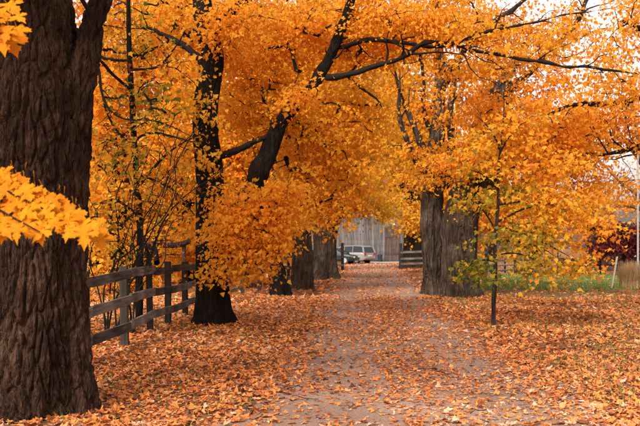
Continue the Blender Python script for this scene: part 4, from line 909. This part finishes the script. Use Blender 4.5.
car('parked_car', 'silver estate car with red tail light parked by the barn', SILVER, ((352 - 320) / F * 81 - 0.1, 82.4, 0.0), math.radians(180 - 40), L=4.5, H=1.62)
car('parked_car', 'dark green car half hidden beside the silver car', GREENP, ((334 - 320) / F * 78, 78.2, 0.0), math.radians(-20), L=4.3, H=1.42, kind='sedan')

# ------------------------------------------------------------------ right edge: shed, pole, stake, ornamental grass
shed = thing('shed', 'dark brown shed behind the dark red maple at the right edge', 'shed', (17.2, 53.0, 0))
SHW = wood_mat('shed_board', (0.035, 0.018, 0.015), (0.075, 0.04, 0.032), (0.13, 0.075, 0.06), axis=2)
for i in range(18): plank(0.3, 0.05, 2.5, 'wall_plank', SHW, shed, i * 0.3)
m = MB(); m.box((0.05, 0.05, 0), (5.35, 4, 2.45)); m.build('wall', flat('shed_inner', (0.03, 0.02, 0.016), 0.9), shed)
m = MB(); m.add([(-.3, -.4, 2.4), (5.7, -.4, 2.4), (5.7, 2, 3.6), (-.3, 2, 3.6), (5.7, 4.4, 2.4), (-.3, 4.4, 2.4), (-.3, -.4, 2.52), (5.7, -.4, 2.52), (5.7, 2, 3.72), (-.3, 2, 3.72), (5.7, 4.4, 2.52), (-.3, 4.4, 2.52)],
    [(3, 2, 1, 0), (5, 4, 2, 3), (6, 7, 8, 9), (9, 8, 10, 11), (0, 1, 7, 6), (4, 5, 11, 10), (0, 6, 9, 3), (3, 9, 11, 5), (1, 2, 8, 7), (2, 4, 10, 8)]); m.build('roof', flat('shed_roof', (0.10, 0.075, 0.065), 0.8, var=0.3), shed)
m = MB(); m.box((1.6, -.06, 1.0), (2.6, -.02, 1.9)); w_ = m.build('window', GLASS, shed)
for a, b in (((1.5, -.09, .9), (2.7, -.03, 1.0)), ((1.5, -.09, 1.9), (2.7, -.03, 2.0)), ((1.5, -.09, 1.002), (1.6, -.03, 1.898)), ((2.6, -.09, 1.002), (2.7, -.03, 1.898))):
    m = MB(); m.box(a, b); m.build('frame', flat('shed_trim', (0.5, 0.45, 0.42), 0.6), w_)
pl = thing('pole', 'slim pale grey pole at the right photo edge', 'pole', (P(638, 0, 38)[0], 38, 0))
PG = flat('pale_metal', (0.30, 0.28, 0.27), 0.6, var=0.25)
m = MB(); m.cyl((0, 0, -.2), (0, 0, 5.6), .045, 12, .035); m.build('shaft', PG, pl, smooth=False); m = MB(); m.cyl((0, 0, 5.6), (0, 0, 5.68), .07, 12, .02); m.build('cap', PG, pl)
st = thing('wooden_stake', 'pale wooden board leaning beside the dry ornamental grass', 'board', (P(611, 0, 31.5)[0], 31.5, 0))
a = P(611, 290, 31.5); b = P(617, 257, 31.7); m = MB(); m.beam((0, 0, -.05), (b[0] - a[0], .2, 1.15), .03, .11, .004); m.build('board', flat('raw_wood', (0.46, 0.38, 0.30), 0.8, var=0.2), st, bevel=.004)

def blades(pos, h, lean, w, mat, name, hue, hv, seg=3):
    n = len(pos); az = R.uniform(0, 2 * math.pi, n); d = np.stack([np.cos(az), np.sin(az), 0 * az], 1); s = np.stack([-np.sin(az), np.cos(az), 0 * az], 1)
    v = []
    for k in range(seg + 1):
        t = k / seg
        c = pos + d * (lean * t * t)[:, None] + np.array([0, 0, 1.0]) * (h * (t - 0.35 * (lean / h) * t * t))[:, None]
        ww = (w * (1 - t * 0.92))[:, None]
        v += [c - s * ww, c + s * ww]
    v = np.stack(v, 1); K = 2 * (seg + 1)
    f = np.array([(2 * k, 2 * k + 1, 2 * k + 3, 2 * k + 2) for k in range(seg)])
    F_ = (f[None] + (np.arange(n) * K)[:, None, None]).reshape(-1, 4)
    return mesh(name, v.reshape(-1, 3), F_, mat, False, np.repeat(np.clip(R.normal(hue, hv, n), 0, 1), seg))
og = thing('ornamental_grass', 'tall tan clump of dry ornamental grass at the right edge', 'grass', (P(630, 0, 32)[0], 32, 0))
n = 1500; a = R.uniform(0, 6.28, n); r_ = 0.35 * np.sqrt(R.random(n)); pos = np.stack([r_ * np.cos(a), r_ * np.sin(a), 0 * a - .02], 1)
tag(link('blades', blades(pos, R.uniform(0.7, 1.15, n), R.uniform(0.05, 0.6, n), R.uniform(.006, .012, n), STRAW, 'blades', 0.55, 0.25), og), kind='stuff')
n = 1500; pos = pos[:n] * [1.6, 1.2, 1] + [0.9, 0.8, 0]
tag(link('blades', blades(pos, R.uniform(0.6, 1.0, n), R.uniform(0.05, 0.5, n), R.uniform(.006, .012, n), STRAW, 'blades', 0.45, 0.25), og), kind='stuff')

# lawn grass and sparse grass under the leaves
n = 42000
y = R.uniform(30.6, 47, n); x = 5.6 + 0.16 * (y - 30) + R.random(n) ** 1.3 * 17
lm = fbm(np.stack([x * .5, y * .5, 0 * x], 1), 41); k_ = R.random(n) < np.clip((lm - .3) * 5, .1, 1); x = x[k_]; y = y[k_]; n = len(x)
pos = np.stack([x, y, gz(x, y)], 1)
tag(link('lawn_grass', blades(pos, R.uniform(.06, .16, n), R.uniform(.01, .08, n), R.uniform(.008, .016, n), GREEN, 'lawn_grass', 0.45, 0.3, 1)), 'bright green lawn grass beyond the double trunk', 'grass', kind='stuff')
n = 36000
y = R.uniform(7, 30, n); x = drive_x(y) + np.where(R.random(n) < 0.75, 1, -1) * (1.6 + R.random(n) * 9)
lm = fbm(np.stack([x * .6, y * .6, 0 * x], 1), 43); k_ = lm > 0.52; x = x[k_]; y = y[k_]; n = len(x)
pos = np.stack([x, y, gz(x, y)], 1)
tag(link('sparse_grass', blades(pos, R.uniform(.04, .11, n), R.uniform(.01, .06, n), R.uniform(.004, .008, n), GREEN, 'sparse_grass', 0.7, 0.25, 2)), 'thin yellowing grass showing between fallen leaves', 'grass', kind='stuff')

# ------------------------------------------------------------------ fallen leaves
def cover(x, y):
    """how much of the ground leaves cover here"""
    u = x - drive_x(y); au = np.abs(u)
    n1 = fbm(np.stack([x * 1.1, y * 0.7, 0 * x], 1), 51); n2 = fbm(np.stack([x * .35, y * .3, 0 * x + 4], 1), 52)
    tr_ = np.exp(-((au - 0.82) / 0.50) ** 2)
    c = 1 - 0.64 * tr_ * np.clip(1.2 - (y - 8) / 90, 0.7, 1) - 0.18 * np.exp(-(u / 0.5) ** 2)
    c = c - 0.35 * np.clip((u - 3.0) / 2, 0, 1) * np.clip((y - 13) / 6, 0, 1)
    c = c + 1.1 * (n1 - 0.5) + 0.6 * (n2 - 0.5)
    green = (x > 5.6 + 0.16 * (y - 30)) & (y > 30)
    c = np.where(green, 0.5 * c * np.clip(1.6 - (y - 30) / 14, .35, 1), c)
    return np.clip(c, 0.22, 1)
def scatter(n, y0, y1, xm):
    y = np.sqrt(R.uniform(y0 ** 2, y1 ** 2, n)); x = R.uniform(-xm, xm, n) * y
    k = R.random(n) < cover(x, y); return x[k], y[k]
def litter(x, y, tmpl, size, name, lift, label, curl=0.35):
    n = len(x)
    pos = np.stack([x, y, gz(x, y) + 0.008 + lift * R.random(n)], 1)
    a = R.uniform(0, 2 * math.pi, n); tip = np.stack([np.cos(a), np.sin(a), R.normal(0, .10, n)], 1)
    nr = np.stack([R.normal(0, .20, n), R.normal(0, .20, n), np.where(R.random(n) < .5, 1.0, -1.0)], 1)
    v, f, k = leaves(tmpl, pos, tip, nr, size * np.where(np.abs(x - drive_x(y)) < 1.3, .8, 1.0) * R.uniform(.35, 1.25, n), curl)
    ground_z = np.repeat(gz(x, y), len(tmpl[0])); v[:, 2] = np.maximum(v[:, 2], ground_z + 0.012 * R.random(len(v)) + 0.004)
    pat = (fbm(np.stack([x * .5, y * .5, 0 * x], 1), 61) - .5) * 0.5
    h = np.clip(R.choice([0.12, 0.33, 0.5, 0.6, 0.68, 0.83, 0.92], n, p=[.08, .17, .25, .20, .13, .12, .05]) + R.normal(0, .06, n) + pat + np.clip((y - 20) / 200, 0, .1), 0, 1)
    return tag(link(name, mesh(name, v, f, LITTER, False, np.repeat(h, k))), label, 'leaves', kind='stuff')
x1, y1 = scatter(30000, 6.2, 13.0, 0.47)
# the nearest leaves one by one
inview = (np.abs(x1) < 0.355 * y1) & (y1 > 7.42)
idx = np.where(inview)[0]; idx = idx[np.argsort(y1[idx])][:300]
keep = np.ones(len(x1), bool); keep[idx] = False
litter(x1[keep], y1[keep], L_FULL, 0.064, 'leaf_litter', 0.016, 'orange and rust fallen leaves carpeting the near ground')
x2, y2 = scatter(76000, 13.0, 27.0, 0.46)
k_ = y2 < 19
litter(x2[k_], y2[k_], L_LOW, 0.086, 'leaf_litter', 0.022, 'orange fallen leaves carpeting the ground around the sapling and near fence', 0.3)
litter(x2[~k_], y2[~k_], L_MIN, 0.09, 'leaf_litter', 0.022, 'orange fallen leaves carpeting the ground in front of the double trunk', 0.3)
x3, y3 = scatter(75000, 27.0, 80.0, 0.42)
k_ = y3 < 79; litter(x3[k_], y3[k_], L_MIN, 0.13, 'leaf_litter', 0.03, 'fallen leaves carpeting the far ground towards the barn', 0.3)
cols = [('dark brown', 0.12), ('rusty red', 0.33), ('deep orange', 0.5), ('bright orange', 0.64), ('pale tan', 0.85), ('straw yellow', 0.97)]
FV = [[fine_leaf('fallen_leaf', LITTER, 40 + i * 4 + j, h, random.uniform(-0.5, 0.9)) for j in range(4)] for i, (_, h) in enumerate(cols)]
for i in idx:
    ci = int(R.choice(6, p=[.1, .2, .26, .24, .14, .06])); cn = cols[ci][0]
    o = bpy.data.objects.new('fallen_leaf', FV[ci][int(R.integers(4))]); C.objects.link(o)
    s = float(R.uniform(.045, .09)); xx, yy = float(x1[i]), float(y1[i])
    o.scale = (s, s, s); o.location = (xx, yy, float(gz(xx, yy)) + 0.022)
    o.rotation_euler = (float(R.normal(0, .22)) + (math.pi if R.random() < .35 else 0), float(R.normal(0, .22)), float(R.uniform(0, 6.28)))
    u = xx - float(drive_x(yy)); where = 'on the driveway dirt' if abs(u) < 1.5 else ('in leaf carpet left of driveway' if u < 0 else 'in leaf carpet right of driveway')
    tag(o, f'{cn} fallen maple leaf {where}, along the bottom edge', 'leaf', f'{cn} fallen leaves {where}')

n = 260; y = np.sqrt(R.uniform(50, 500, n)); x = R.uniform(-.36, .4, n) * y; a = R.uniform(0, 6.28, n); L = R.uniform(.08, .35, n)
tt = np.linspace(-.5, .5, 5); pth = np.stack([x[:, None] + np.cos(a)[:, None] * L[:, None] * tt, y[:, None] + np.sin(a)[:, None] * L[:, None] * tt, (gz(x, y) + .03)[:, None] + 0 * tt], -1) + R.normal(0, .008, (n, 5, 3))
v, f = tubes(pth, np.repeat(R.uniform(.002, .005, n)[:, None], 5, 1), 4)
tag(link('fallen_twigs', mesh('fallen_twigs', v, f, TWIG, True)), 'thin dark twigs scattered over the fallen leaves', 'twigs', kind='stuff')
# small stones on the drive
n = 3200
y = np.sqrt(R.uniform(36, 700, n)); x = drive_x(y) + R.uniform(-1.5, 1.5, n)
ov = np.array([(1, 0, 0), (-1, 0, 0), (0, 1, 0), (0, -1, 0), (0, 0, .7), (0, 0, -.7)], float); of = np.array([(0, 2, 4), (2, 1, 4), (1, 3, 4), (3, 0, 4), (2, 0, 5), (1, 2, 5), (3, 1, 5), (0, 3, 5)])
s = R.lognormal(math.log(.008), .4, n); a = R.uniform(0, 6.28, n)
L = ov[None] * R.uniform(.6, 1.3, (n, 6, 1)) * s[:, None, None]
v = np.stack([L[..., 0] * np.cos(a)[:, None] - L[..., 1] * np.sin(a)[:, None], L[..., 0] * np.sin(a)[:, None] + L[..., 1] * np.cos(a)[:, None], L[..., 2]], -1) + np.stack([x, y, gz(x, y) + 0.008], 1)[:, None]
tag(link('gravel', mesh('gravel', v.reshape(-1, 3), (of[None] + (np.arange(n) * 6)[:, None, None]).reshape(-1, 3), flat('stone', (0.30, 0.24, 0.21), 0.9, var=0.3, scale=20))), 'small stones in the dirt of the driveway', 'gravel', kind='stuff')
TRIS = LEAFCOUNT[0]
